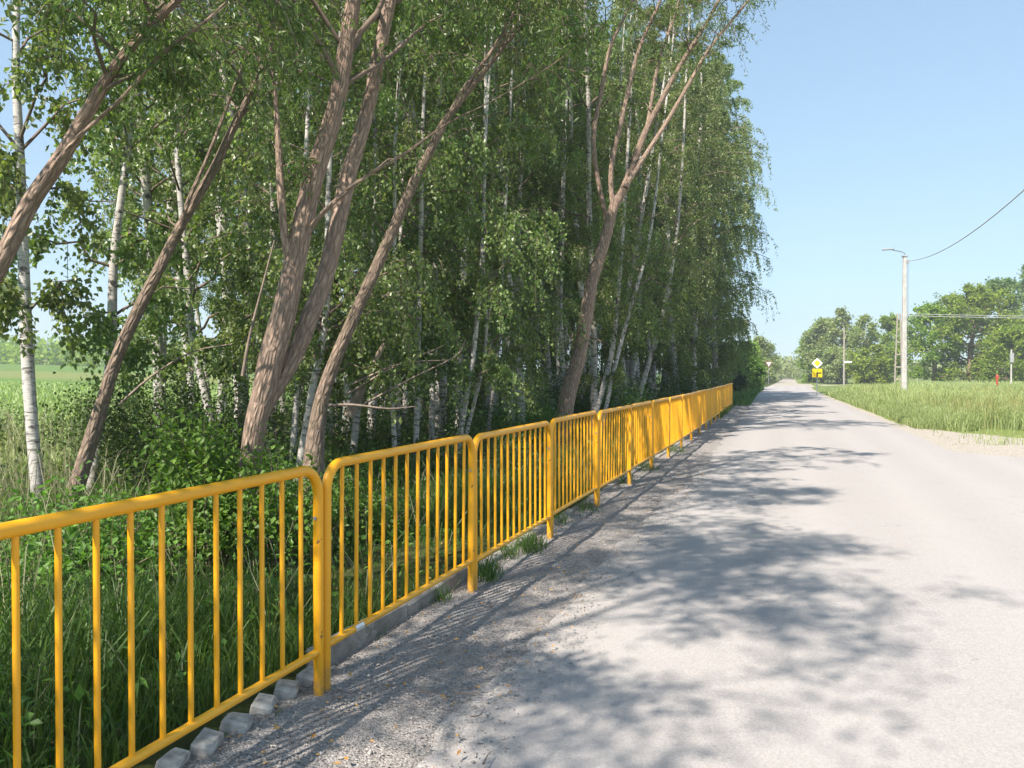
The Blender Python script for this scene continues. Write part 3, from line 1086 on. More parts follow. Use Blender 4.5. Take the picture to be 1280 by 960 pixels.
hb = [
    (21, [(46, 600, 18), (40, 530, 17), (34, 440, 17), (29, 320, 15), (25, 200, 13), (20, 50, 10)], 8.7, 'spotted white birch trunk at the left edge in front of the field', 12, dict(z0=.40, n_limbs=32, n_leaf=46, L=.075, Wd=.06)),
    (22, [(122, 560, 13), (131, 500, 13), (139, 440, 14), (142, 330, 12), (153, 235, 10), (163, 140, 8)], 10.2, 'grey birch directly behind the bare leaning willow at the left', 13, dict(z0=.33, n_limbs=36, n_leaf=46, L=.075, Wd=.06)),
    (23, [(258, 500, 12), (248, 455, 12), (238, 400, 11), (234, 340, 10), (222, 200, 8)], 13., 'birch leaning left between the grey trunk and forked willow', 13, dict(z0=.24, n_limbs=42, n_leaf=48, L=.075, Wd=.06)),
    (24, [(381, 545, 12), (388, 500, 11), (400, 440, 11), (407, 400, 10), (409, 350, 9), (412, 200, 7)], 10.8, 'white birch just right of the forked willow, orange scar low on its trunk', 12, {}),
    (25, [(371, 500, 9), (374, 460, 9), (377, 380, 8), (380, 250, 7)], 13., 'half hidden birch between the forked willow stems', 12, {}),
    (26, [(448, 500, 10), (452, 460, 10), (459, 400, 9), (463, 360, 8), (470, 200, 6)], 13.5, 'white birch leaning right behind the brown willow', 13, {}),
    (27, [(492, 535, 7.5), (488, 460, 7.5), (490, 400, 7), (493, 300, 6), (495, 150, 5)], 13.2, 'straight thin birch standing alone right of the brown willow', 13, {}),
    (28, [(498, 520, 6), (497, 440, 6), (500, 320, 5.5), (505, 180, 4)], 15., 'thinner birch paired close behind the straight one', 13, {}),
    (29, [(521, 515, 8), (523, 440, 7.5), (526, 300, 7), (528, 170, 5.5), (532, 60, 4)], 13.6, 'second straight birch with bright white patches, above the second panel', 14, {}),
    (30, [(540, 510, 9), (541, 420, 9), (547, 250, 7.5), (550, 100, 6)], 15., 'thick greyish birch behind the second railing panel', 14, {}),
    (31, [(578, 528, 8), (584, 490, 8), (591, 450, 7.5), (597, 390, 7), (602, 335, 6), (606, 200, 5)], 14.2, 'bright white birch leaning right above the second railing post', 13, {}),
    (32, [(584, 538, 6), (596, 490, 6), (605, 450, 5.5), (608, 400, 5), (604, 330, 4.5), (606, 200, 4)], 14.6, 'thin curved birch crossing the bright leaning one', 13, {}),
    (33, [(612, 525, 5.5), (619, 470, 5), (624, 420, 5), (628, 330, 4.5)], 17, 'slight birch above the third railing panel', 13, {}),
    (34, [(746, 512, 8), (755, 480, 7.5), (765, 440, 7), (771, 390, 6.5), (778, 300, 5)], 21., 'white birch leaning right beside the fan shaped willow', 14, dict(z0=.3, n_limbs=24)),
    (35, [(758, 508, 6), (766, 470, 6), (776, 430, 5.5), (788, 385, 5.5), (800, 345, 5), (815, 280, 4)], 20.6, 'thinner, more slanting birch next to the leaning white birch', 13, dict(z0=.34, n_limbs=20)),
    (36, [(800, 492, 8), (812, 450, 7.5), (822, 415, 7), (833, 372, 6.5), (845, 300, 5)], 26., 'last leaning birch seen low down in the wood before the dark foliage', 14, dict(z0=.3)),
]
for sd, pts, dep, lab, H, kw in hb:
    hbirch(sd, pts, dep, lab, H, **kw)

# filling birches: seven kinds, many copies
rng = np.random.default_rng(77)
protos = []
GB = 'slender birches crowded deep in the wood behind the railing'
LB = 'slender birch crowded among many others deep inside the wood'
for i in range(7):
    tg, lg = birch(np.random.default_rng(300 + i), H=rng.uniform(15.5, 19.5), r0=rng.uniform(.07, .11), lean=rng.normal(0, .9, 2), z0=[.19, .25, .3, .15, .26, .34, .22][i],
                   n_limbs=44, limb=2.4, n_tw=10, n_leaf=[42, 44, 40, 46, 42, 38, 42][i])
    protos.append([tg, lg, None])
spots = []
tries = 0
heroes_xy = [(px_path([p[1][0]], p[2])[0][0][:2]) for p in hb]


def ok(p, dmin):
    return all((p[0] - q[0]) ** 2 + (p[1] - q[1]) ** 2 > dmin ** 2 for q in spots)


# road-side edge of the wood
for Y in np.arange(23, 56, 1.6):
    s = -3.1 - abs(rng.normal(0, .7)) + (.5 if Y > 45 else 0)
    p = st2w(s, Y + rng.uniform(-.5, .5))
    spots.append((p[0], p[1]))
while len(spots) < 168 and tries < 8000:
    tries += 1
    Y = rng.uniform(12, 58)
    s = -rng.uniform(3.4, 19)
    p = st2w(s, Y)
    u = p[0] / p[1]
    if u < -.60:
        continue
    if u < -.27 and (rng.uniform() < .35 or Y > 34) or u < -.45:
        continue
    if any(np.hypot(p[0] - q[0], p[1] - q[1]) < .8 for q in heroes_xy):
        continue
    # keep clear in front of the trunks that are seen
    if any(abs(u - q[0] / q[1]) < .012 and Y < q[1] for q in heroes_xy):
        continue
    if abs(u - .085) < .04 and Y < 18.5:
        continue
    if u > -.27 and Y < 13.5:
        continue
    if ok(p, 1.25):
        spots.append((p[0], p[1]))
last = max(spots, key=lambda q: q[1] if (q[0] - fx(q[1])) / 1.06 > -5 else 0)
for i, (x, y) in enumerate(spots):
    k = i % 7
    sc = float(rng.uniform(.85, 1.12)) * (1.08 if y > 40 else 1)
    rz = float(rng.uniform(0, 6.28))
    if protos[k][2] is None:
        protos[k][2] = place_tree(protos[k][0], protos[k][1], (x, y, float(gz(x, y)) - .05), 'birch_tree', LB, 'birch tree', M['birch'], M['leaf_birch'], GB, rz)
        t = protos[k][2]
        t.scale = (sc, sc, sc)
    else:
        t = copy_tree(protos[k][2], (x, y, float(gz(x, y)) - .05), rz, sc, LB)
# weeping birches that close the wood towards the road
for i, (s, Y, lab) in enumerate([(-1.3, 43, 'tall weeping birch hanging over the far end of the railing'), (-1.4, 50, 'last weeping birch of the wood, its twigs hanging against the sky'),
                                 (-2.2, 35.5, 'weeping birch overhanging the railing before the last taller birches'),
                                 (-1.9, 39.5, 'full crowned weeping birch between two others at the far railing panels'),
                                 (-2.0, 47, 'weeping birch squeezed in just before the last one of the wood')]):
    p = st2w(s, Y)
    tg, lg = birch(np.random.default_rng(400 + i), H=[19.3, 21.5, 18, 19, 20.5][i], r0=.15, z0=.09, n_limbs=84, limb=3.8, n_tw=14, n_leaf=40, tw=1.25, L=.09, Wd=.07, hang=.95, elev=.6, droop=.5)
    place_tree(tg, lg, (p[0], p[1], float(gz(*p))), 'weeping_birch', lab, 'birch tree', M['birch'], M['leaf_birch'], 'white birches in the wood behind the railing')

# trees standing left of and behind the viewer: their crowns throw the near shadows
for i, (x, y, H, lx, ly, lab) in enumerate([(-5.2, 2.6, 12, 2.6, -.3, 'tall willow beside the viewer whose crown shades the near road'),
                                            (-6.0, -1.5, 12, 2.4, .5, 'willow behind the viewer shading the gravel'),
                                            (-4.1, .4, 8.5, 1.0, .4, 'young willow just left of the viewer shading the kerb')
                                            ]):
    rg = np.random.default_rng(500 + i)
    tg, lg = Geo(), Geo()
    zz = np.linspace(-.25, H, 8)
    P = np.column_stack([lx * (np.maximum(zz, 0) / H) ** 1.2, ly * (np.maximum(zz, 0) / H) ** 1.2, zz])
    Q, qr = trunk_tube(rg, tg, P, .075 * np.linspace(1.2, .12, 8), 14, .04, 0, 30)
    crown_on(rg, tg, lg, Q, qr, .36 if i < 2 else .44, 30 if i < 2 else 22, 2.7 if i < 2 else 1.9, .5, .25, 9, 1.1, 35, .10, .036, .6, spread=.10, limb_r=.12)
    place_tree(tg, lg, (x, y, float(gz(x, y))), 'willow_tree', lab, 'willow tree', M['willow'], M['leaf_willow'])


# broadleaved trees in the distance
def broad(seed, H, cr, z0, leaf, n_limbs=26, n_tw=9, n_leaf=26, L=.34, Wd=.26, r0=.22, twl=1.3, hang=.25, elev=.35, spread=.28, droop=.12, prof=None):
    rg = np.random.default_rng(seed)
    tg, lg = Geo(), Geo()
    zz = np.linspace(-.3, H * .93, 8)
    wb = np.cumsum(rg.normal(0, .12, (8, 2)), 0)
    wb -= wb[0]
    P = np.column_stack([wb, zz])
    Q, qr = trunk_tube(rg, tg, P, r0 * np.linspace(1.2, .1, 8), 9, .04, 0, 20)
    crown_on(rg, tg, lg, Q, qr, z0, n_limbs, cr, elev, droop, n_tw, twl, n_leaf, L, Wd, hang, tw_r=.02, spread=spread, limb_r=.5, profile=prof, nup=1.6)
    return tg, lg


rt = [  # px centre, top py, half width px, depth, leaf, label
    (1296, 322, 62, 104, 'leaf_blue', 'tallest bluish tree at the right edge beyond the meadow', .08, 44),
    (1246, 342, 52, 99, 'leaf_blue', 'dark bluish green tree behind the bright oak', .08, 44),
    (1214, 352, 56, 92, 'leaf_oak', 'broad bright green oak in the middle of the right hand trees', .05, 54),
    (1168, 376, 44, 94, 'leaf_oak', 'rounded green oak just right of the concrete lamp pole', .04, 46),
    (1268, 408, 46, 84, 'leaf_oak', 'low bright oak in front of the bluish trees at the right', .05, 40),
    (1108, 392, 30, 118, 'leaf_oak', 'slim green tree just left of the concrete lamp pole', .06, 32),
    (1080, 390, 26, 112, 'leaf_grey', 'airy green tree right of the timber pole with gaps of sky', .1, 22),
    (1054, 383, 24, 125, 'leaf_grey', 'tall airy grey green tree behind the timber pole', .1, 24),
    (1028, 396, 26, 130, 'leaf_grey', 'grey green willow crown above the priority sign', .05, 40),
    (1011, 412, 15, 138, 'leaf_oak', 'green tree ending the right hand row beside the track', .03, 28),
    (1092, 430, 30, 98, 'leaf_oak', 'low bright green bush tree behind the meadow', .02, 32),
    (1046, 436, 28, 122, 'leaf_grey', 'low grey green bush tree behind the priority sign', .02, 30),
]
for i, (px, top, hw, dep, lf, lab, z0, nl) in enumerate(rt):
    H = float(at(px, top, dep)[2])
    cr = hw * dep / F
    tg, lg = broad(600 + i, H, cr, z0, lf, n_limbs=nl, L=.0034 * dep, Wd=.0027 * dep, spread=.0022 * dep, twl=cr * .34, n_tw=10, n_leaf=18 if lf == 'leaf_grey' else 24, r0=.028 * H)
    p = at(px, 480, dep)
    place_tree(tg, lg, (p[0], p[1], 0), 'broadleaf_tree', lab, 'tree', M['willow_dark'], M[lf], 'trees beyond the meadow on the right')
# small trees left of the road past the railing
lt = [(935, 428, 22, 75, 'leaf_oak', 'bushy green tree just past the end of the railing', .02, 26), (950, 420, 18, 130, 'leaf_grey', 'small grey green tree left of the road past the wood', .04, 24),
      (961, 432, 13, 142, 'leaf_grey', 'thin small tree nearest the far track on the left of the road', .08, 14), (918, 440, 22, 62, 'leaf_dark', 'dark bush under the last weeping birch', .01, 26),
      (942, 448, 16, 68, 'leaf_bush', 'low bush on the left verge before the far sign', .01, 20)]
for i, (px, top, hw, dep, lf, lab, z0, nl) in enumerate(lt):
    H = float(at(px, top, dep)[2])
    cr = hw * dep / F
    tg, lg = broad(640 + i, H, cr, z0, lf, n_limbs=nl, L=.003 * dep, Wd=.0023 * dep, spread=.0026 * dep, twl=cr * .4, n_tw=10, n_leaf=22, r0=.02 * H)
    p = at(px, 480, dep)
    place_tree(tg, lg, (p[0], p[1], 0), 'small_tree', lab, 'tree', M['willow_dark'], M[lf], 'small trees left of the road past the wood')


# ------------------------------------------------------------------ bushes
def bush(seed, x, y, w, h, n, L, leaf, label, name='bush', stems=26, group='bushes under the trees', dense=1.0):
    rg = np.random.default_rng(seed)
    t = thing(name, label, 'bush', (x, y, float(gz(x, y))), 0, group)
    sg, lg = Geo(), Geo()
    A = rg.uniform(0, 2 * PI, stems)
    rr = np.sqrt(rg.uniform(0, 1, stems))
    hh = h * (1.05 - .55 * rr ** 2) * rg.uniform(.65, 1.05, stems)
    u = np.linspace(0, 1, 6)
    P = np.stack([np.cos(A)[:, None] * rr[:, None] * w * (.15 + .85 * u ** 1.3), np.sin(A)[:, None] * rr[:, None] * w * (.15 + .85 * u ** 1.3), hh[:, None] * u], -1)
    P += rg.normal(0, .02, P.shape) * u[None, :, None]
    tubes(sg, P, np.full((stems, 1), .008) * np.linspace(1, .35, 6)[None], 4)
    ti = rg.integers(0, stems, n)
    q = (rg.uniform(.12, 1, n) ** .7) * 5
    j = np.clip(q.astype(int), 0, 4)
    fr = (q - j)[:, None]
    lp = P[ti, j] * (1 - fr) + P[ti, j + 1] * fr + rg.normal(0, .085 * w + .03, (n, 3))
    lp[:, 2] = np.abs(lp[:, 2])
    d = nrm(rdir(rg, n) + np.array([0, 0, -.1]))
    nn = nrm(rdir(rg, n) * .6 + np.array([0, 0, 1.]))
    sz = rg.uniform(.6, 1.3, n)
    leaves(lg, lp, d, nn, L * sz, L * .62 * sz, np.clip(rg.normal(.5, .22, n), 0, 1))
    sg.build('stem', M['twig'], t)
    lg.build('foliage', leaf, t, smooth=False)
    return t


def on_ground(px, dep, zoff=0):
    p = at(px, 480, dep)
    return p[0], p[1]


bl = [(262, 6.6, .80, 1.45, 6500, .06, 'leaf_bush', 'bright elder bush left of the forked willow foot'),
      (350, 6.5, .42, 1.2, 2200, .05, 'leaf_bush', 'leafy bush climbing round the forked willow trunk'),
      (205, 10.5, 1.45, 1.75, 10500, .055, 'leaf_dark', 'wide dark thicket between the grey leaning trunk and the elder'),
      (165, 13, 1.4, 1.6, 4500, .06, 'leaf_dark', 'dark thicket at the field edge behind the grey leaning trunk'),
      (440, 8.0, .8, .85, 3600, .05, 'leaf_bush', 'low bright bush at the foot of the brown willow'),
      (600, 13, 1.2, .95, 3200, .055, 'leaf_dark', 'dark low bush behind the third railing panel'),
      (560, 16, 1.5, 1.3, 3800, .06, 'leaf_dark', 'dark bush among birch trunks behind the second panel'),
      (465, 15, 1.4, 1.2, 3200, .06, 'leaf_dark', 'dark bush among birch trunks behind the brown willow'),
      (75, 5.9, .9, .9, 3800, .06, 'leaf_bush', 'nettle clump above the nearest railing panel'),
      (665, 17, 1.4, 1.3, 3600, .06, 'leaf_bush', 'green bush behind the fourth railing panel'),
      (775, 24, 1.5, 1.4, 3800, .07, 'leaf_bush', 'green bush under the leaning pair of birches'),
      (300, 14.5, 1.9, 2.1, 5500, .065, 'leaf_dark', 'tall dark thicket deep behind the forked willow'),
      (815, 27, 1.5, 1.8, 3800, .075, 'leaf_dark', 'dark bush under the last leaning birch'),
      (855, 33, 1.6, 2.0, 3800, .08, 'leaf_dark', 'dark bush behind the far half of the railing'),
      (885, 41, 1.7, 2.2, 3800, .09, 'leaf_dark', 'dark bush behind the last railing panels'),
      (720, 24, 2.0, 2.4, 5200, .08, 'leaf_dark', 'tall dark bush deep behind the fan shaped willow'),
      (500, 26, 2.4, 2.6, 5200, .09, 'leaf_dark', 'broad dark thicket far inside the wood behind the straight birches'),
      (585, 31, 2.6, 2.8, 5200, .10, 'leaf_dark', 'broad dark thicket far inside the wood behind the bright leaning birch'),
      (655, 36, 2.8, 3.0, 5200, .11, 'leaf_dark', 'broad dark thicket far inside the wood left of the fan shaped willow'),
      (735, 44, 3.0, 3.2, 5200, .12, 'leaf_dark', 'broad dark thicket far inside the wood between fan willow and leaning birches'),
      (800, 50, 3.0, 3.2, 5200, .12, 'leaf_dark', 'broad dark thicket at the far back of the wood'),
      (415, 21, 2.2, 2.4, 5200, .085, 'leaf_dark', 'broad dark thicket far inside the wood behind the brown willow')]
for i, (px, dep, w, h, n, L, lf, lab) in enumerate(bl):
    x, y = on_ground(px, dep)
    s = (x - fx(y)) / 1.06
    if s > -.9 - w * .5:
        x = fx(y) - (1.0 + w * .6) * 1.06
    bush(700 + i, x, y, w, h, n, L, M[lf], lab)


# ------------------------------------------------------------------ grass
def blades(geo, x, y, z, h, w, bend, tint, rng, mi=0):
    n = len(x)
    A = rng.uniform(0, 2 * PI, n)
    B = rng.uniform(0, 2 * PI, n)
    d = np.stack([np.cos(A), np.sin(A), np.zeros(n)], 1)
    s = np.stack([np.cos(B), np.sin(B), np.zeros(n)], 1)
    p = np.stack([x, y, z], 1)
    up = np.array([0, 0, 1.])
    h, w, bend = (np.asarray(q)[:, None] * np.ones((n, 1)) for q in (h, w, bend))
    m1 = p + up * h * .45 + d * h * bend * .18
    m2 = p + up * h * .8 + d * h * bend * .55
    tp = p + up * h * (1 - .25 * bend) + d * h * bend
    v = np.stack([p - s * w / 2, p + s * w / 2, m1 + s * w * .45, m1 - s * w * .45, m2 + s * w * .3, m2 - s * w * .3, tp], 1)
    o = np.arange(n)[:, None] * 7
    f = np.concatenate([o + np.array([[0, 1, 2, 3]]), o + np.array([[3, 2, 4, 5]]), o + np.array([[5, 4, 6, 6]])], 0)
    geo.add(v.reshape(-1, 3), f, None, np.tile(tint, 3), mi)


def patchy(x, y, a, b):
    return .5 + .25 * np.sin(x * a + y * b + 1) + .25 * np.sin(x * b * .7 - y * a * 1.3 + 2)


rg = np.random.default_rng(90)
# verge behind the railing
gv = Geo()
n = 80000
Y = 1.2 + 34 * rg.uniform(0, 1, n) ** 1.7
s = -.26 - 6.5 * rg.uniform(0, 1, n) ** 1.35
x = fx(Y) + s * 1.06
pt = patchy(x, Y, 1.1, .7)
keep = (rg.uniform(0, 1, n) < np.clip(1.5 * pt - .12, .06, 1)) & (Y + 2.5 > 0)
x, Y, s, pt = x[keep], Y[keep], s[keep], pt[keep]
n = len(x)
h = (.12 + .42 * pt * np.clip((-s - .2) / .8, .25, 1)) * rg.uniform(.5, 1.35, n)
blades(gv, x, Y, gz(x, Y) - .01, h, (.005 + .006 * rg.uniform(0, 1, n)) * (1 + Y * .03), rg.uniform(.15, .95, n), np.clip(rg.normal(.42, .24, n), 0, 1), rg)
o = gv.build('grass', M['grass'], smooth=False)
tag(o, kind='stuff')
# low broad leaved ground cover
lw = Geo()
n = 42000
Y = 1.5 + 30 * rg.uniform(0, 1, n) ** 1.6
s = -.4 - 9 * rg.uniform(0, 1, n) ** 1.2
x = fx(Y) + s * 1.06
k = rg.uniform(0, 1, n) < patchy(x, Y, 1.7, 1.2) ** 1.5
x, Y, s = x[k], Y[k], s[k]
n = len(x)
hh = rg.uniform(.02, .42, n) * (.3 + patchy(x, Y, .9, 1.4))
P = np.stack([x, Y, gz(x, Y) + hh], 1)
leaves(lw, P, rdir(rg, n), nrm(rdir(rg, n) * .5 + np.array([0, 0, 1.])), rg.uniform(.03, .075, n), rg.uniform(.02, .045, n), np.clip(rg.normal(.45, .22, n), 0, 1))
o = lw.build('undergrowth', M['leaf_bush'], smooth=False)
tag(o, kind='stuff')
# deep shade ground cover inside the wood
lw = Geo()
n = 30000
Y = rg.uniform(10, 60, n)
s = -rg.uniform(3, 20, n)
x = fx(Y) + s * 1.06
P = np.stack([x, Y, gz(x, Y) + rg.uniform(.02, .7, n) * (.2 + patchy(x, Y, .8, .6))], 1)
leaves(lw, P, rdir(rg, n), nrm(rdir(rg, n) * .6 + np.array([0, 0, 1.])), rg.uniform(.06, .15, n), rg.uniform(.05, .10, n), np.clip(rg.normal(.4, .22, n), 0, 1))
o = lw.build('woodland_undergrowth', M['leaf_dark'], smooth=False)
tag(o, kind='stuff')
# dry straw on the left
gs = Geo()
n = 2400
Y = rg.uniform(5, 19, n)
u = -.36 - .4 * rg.uniform(0, 1, n) ** .7
x = u * Y
s = (x - fx(Y)) / 1.06
k = (s < -2.2) & (rg.uniform(0, 1, n) < patchy(x, Y, 1.3, .9) * 1.1)
x, Y = x[k], Y[k]
n = len(x)
blades(gs, x, Y, gz(x, Y) - .01, rg.uniform(.45, 1.15, n), .006 + .005 * rg.uniform(0, 1, n), rg.uniform(.05, .7, n), rg.uniform(0, 1, n), rg)
n = 900
Y = 3 + 14 * rg.uniform(0, 1, n)
s = -rg.uniform(.5, 3.5, n)
x = fx(Y) + s * 1.06
blades(gs, x, Y, gz(x, Y) - .01, rg.uniform(.2, .7, n), .005 + .004 * rg.uniform(0, 1, n), rg.uniform(.1, .9, n), rg.uniform(0, 1, n), rg)
o = gs.build('dry_grass', M['straw'], smooth=False)
tag(o, kind='stuff')
# field edge on the left and crop
gf = Geo()
n = 26000
Y = 12 + 40 * rg.uniform(0, 1, n) ** 1.4
u = rg.uniform(-.72, -.30, n)
x = u * Y
s = (x - fx(Y)) / 1.06
k = s < -9
x, Y = x[k], Y[k]
n = len(x)
blades(gf, x, Y, gz(x, Y) - .01, rg.uniform(.10, .3, n), .012 + .0012 * Y, rg.uniform(.2, .8, n), rg.uniform(.2, .9, n), rg)
o = gf.build('field_grass', M['meadow'], smooth=False)
tag(o, kind='stuff')
# meadow on the right
gm = Geo()
n = 200000
Y = 17 + 95 * rg.uniform(0, 1, n) ** 1.9
s = 5.42 + rg.uniform(0, 1, n) ** 1.25 * (.36 * Y + 2)
x = fx(Y) + s * 1.06
s0 = np.where(Y < 24, 5.9, 5.7)
inent = (Y < 18.6 + np.clip(23.6 - s * 2.2, 0, 3) + .5 * np.sin(x * 3)) & (rg.uniform(0, 1, n) < .985)
inside = (Y > 86 + np.clip(s - 5, 0, 10) * .7) & (Y < 114) & (s < 70)
k = (~inent) & (~inside) & (x / Y < .80)
x, Y, s = x[k], Y[k], s[k]
n = len(x)
edge = np.clip((s - 5.2) / 1.2, .45, 1) * np.where((Y > 56) & (s < 14), .35, 1.0) * np.where(Y < 25, np.clip((Y - 17.0) / 6, .38, 1), 1.0)
h = (.50 + .42 * patchy(x, Y, .35, .22)) * rg.uniform(.6, 1.2, n) * edge
blades(gm, x, Y, gz(x, Y) - .01, h, .0045 + .00062 * Y, rg.uniform(.05, .6, n), np.clip(.3 + .45 * h + rg.normal(0, .2, n), 0, 1), rg)
n = 16000
Y = rg.uniform(18.6, 28, n)
s = 5.5 + rg.uniform(0, 1, n) * 8
x = fx(Y) + s * 1.06
k = Y > 18.6 + np.clip(23.4 - s * 2.2, 0, 3) + .5 * np.sin(x * 3)
x, Y = x[k], Y[k]
n = len(x)
blades(gm, x, Y, gz(x, Y) - .01, rg.uniform(.08, .34, n), np.full(n, .012), rg.uniform(.2, .9, n), np.clip(rg.normal(.45, .25, n), 0, 1), rg)
o = gm.build('meadow_grass', M['meadow'], smooth=False)
tag(o, kind='stuff')
gm = Geo()
n = 6000
Y = 22 + 90 * rg.uniform(0, 1, n) ** 1.6
s = 6.5 + rg.uniform(0, 1, n) ** 1.1 * (.36 * Y + 2)
x = fx(Y) + s * 1.06
k = (x / Y < .8) & ~((Y > 52) & (Y < 116) & (s < 30))
x, Y = x[k], Y[k]
n = len(x)
blades(gm, x, Y, gz(x, Y), rg.uniform(.6, 1.05, n), .005 + .0006 * Y, rg.uniform(.05, .4, n), rg.uniform(0, 1, n), rg)
o = gm.build('seeding_grass', M['seed_heads'], smooth=False)
tag(o, kind='stuff')
# verge grass on the left of the road past the railing, and small tufts in the gravel
gt = Geo()
n = 9000
Y = rg.uniform(26, 80, n)
s = rg.uniform(-3, .75, n)
x = fx(Y) + s * 1.06
k = (Y > 38) | (s < .1)
x, Y = x[k], Y[k]
n = len(x)
blades(gt, x, Y, gz(x, Y), rg.uniform(.1, .35, n), .012 + .001 * Y, rg.uniform(.1, .7, n), rg.uniform(.2, .9, n), rg)
for (px, py, sp, cnt, hh) in [(618, 728, .09, 150, .20), (668, 690, .14, 260, .16), (640, 700, .08, 90, .16), (700, 655, .16, 160, .13), (735, 640, .18, 150, .12), (780, 604, .2, 160, .14),
                              (556, 756, .06, 60, .14), (812, 588, .25, 180, .14), (845, 566, .3, 180, .16), (480, 800, .05, 40, .12), (300, 930, .05, 30, .05), (352, 905, .03, 26, .04)]:
    p = at(px, py, 1.54 / ((py - 467) / 1000))
    q = rg.normal(0, 1, (cnt, 2)) * np.array([sp * .5, sp])
    blades(gt, p[0] + q[:, 0] - .05, p[1] + q[:, 1], np.full(cnt, .0), hh * rg.uniform(.4, 1.3, cnt), .005 + .003 * rg.uniform(0, 1, cnt), rg.uniform(.3, 1.1, cnt), np.clip(rg.normal(.4, .2, cnt), 0, 1), rg)
o = gt.build('tufted_grass', M['grass'], smooth=False)
tag(o, kind='stuff')

# gravel stones on the shoulder
gp = Geo()
n = 16000
Y = 1.8 + 12 * rg.uniform(0, 1, n) ** 1.9
s = -.13 + rg.beta(1.3, 2.0, n) * 1.35
x = fx(Y) + s * 1.06
r = rg.gamma(2.0, .0013, n) + .002
c = np.stack([x, Y, np.where(s > .72, .026, .014) + .02 * np.clip(1 - s / .5, 0, 1) + r * .1], 1)
oct_ = np.array([[1, 0, 0], [0, 1, 0], [-1, 0, 0], [0, -1, 0], [0, 0, .7], [0, 0, -.7]])
V = c[:, None] + (oct_[None] * rg.uniform(.6, 1.3, (n, 6, 1)) + rg.normal(0, .15, (n, 6, 3))) * r[:, None, None]
fo = np.array([[0, 1, 4, 4], [1, 2, 4, 4], [2, 3, 4, 4], [3, 0, 4, 4], [1, 0, 5, 5], [2, 1, 5, 5], [3, 2, 5, 5], [0, 3, 5, 5]])
gp.add(V.reshape(-1, 3), (np.arange(n)[:, None, None] * 6 + fo[None]).reshape(-1, 4))
o = gp.build('gravel', M['pebble'], smooth=False)
tag(o, kind='stuff')
# leaf litter on shoulder and verge
gl = Geo()
n = 900
Y = 2 + 12 * rg.uniform(0, 1, n) ** 1.6
s = np.where(rg.uniform(0, 1, n) < .5, rg.uniform(-.1, .9, n), -rg.uniform(.3, 2.5, n))
x = fx(Y) + s * 1.06
z = np.where(s > -.15, .048, gz(x, Y) + .02)
P = np.stack([x, Y, z], 1)
d = rdir(rg, n) * np.array([1, 1, .2])
leaves(gl, P, d, nrm(rdir(rg, n) * .35 + np.array([0, 0, 1.])), rg.uniform(.015, .04, n), rg.uniform(.008, .022, n), rg.uniform(0, 1, n))
o = gl.build('leaf_litter', M['dry_leaf'], smooth=False)
tag(o, kind='stuff')


# ------------------------------------------------------------------ twigs and dead branches
def stick(name, pts, r, label, cat, material, group=None, k=10, sides=5):
    P = smooth_path(np.array(pts, float), k)
    b = P[0].copy()
    gg = Geo()
    tubes(gg, (P - b)[None], np.linspace(r, r * .35, k)[None], sides)
    return tag(gg.build(name, material, None, loc=tuple(b)), label, cat, group)


def road_pt(px, py, z=.058):
    p = at(px, py, (CAM_Z - z) / ((py - 467) / 1000))
    p[2] = z
    return p


for pts, lab in [([(524, 866), (542, 868), (556, 864)], 'short pale twig on the gravel below the second railing panel'),
                 ([(566, 868), (590, 869), (610, 867)], 'thin dry twig on the asphalt edge beside the pale one'),
                 ([(604, 958), (609, 948), (613, 942)], 'dark curved twig at the bottom edge of the road'),
                 ([(612, 818), (622, 822), (640, 817)], 'small bent twig lying in a tree shadow on the road'),
                 ([(588, 898), (600, 896), (606, 886)], 'crooked twig low on the shaded asphalt')]:
    stick('fallen_twig', [road_pt(*q) for q in pts], .0035, lab, 'twig', M['twig'], 'twigs fallen on the road')
stick('dead_branch', [at(395, 508, 9.8), at(440, 506, 9.9), at(485, 511, 10), at(520, 508, 10.2)], .022, 'reddish broken branch hanging level behind the brown willow', 'branch', M['dead'])
stick('dead_branch', [at(436, 520, 11), at(455, 480, 11), at(470, 450, 11), at(482, 424, 11)], .07, 'broken leaning stump trunk behind the brown willow', 'branch', M['dead'], sides=10)
for i, (q, lab) in enumerate([([(430, 495), (490, 460), (555, 432)], 'long bare branch slanting across the birch trunks'),
                              ([(455, 505), (520, 470), (570, 445), (582, 424)], 'bare pale branch ending in brown leaves among birches'),
                              ([(440, 480), (500, 455), (560, 450)], 'thin bare branch crossing two straight birches'),
                              ([(303, 470), (312, 420), (330, 350), (343, 300)], 'pale dead stem standing left of the forked willow'),
                              ([(150, 505), (190, 470), (240, 440), (290, 430)], 'dark dead branch arching above the wide thicket')]):
    stick('bare_branch', [at(a, b, 10.5 if i < 3 else 9) for a, b in q], .016 if i != 3 else .022, lab, 'branch', M['dead'])

# ------------------------------------------------------------------ poles, signs, cables
def ring(geo, pts, r, sides=8, mi=0, cap=True):
    pts = np.array(pts, float)
    tubes(geo, pts[None], (np.array(r, float) * np.ones(len(pts)))[None], sides, mi, cap=cap)
    return geo


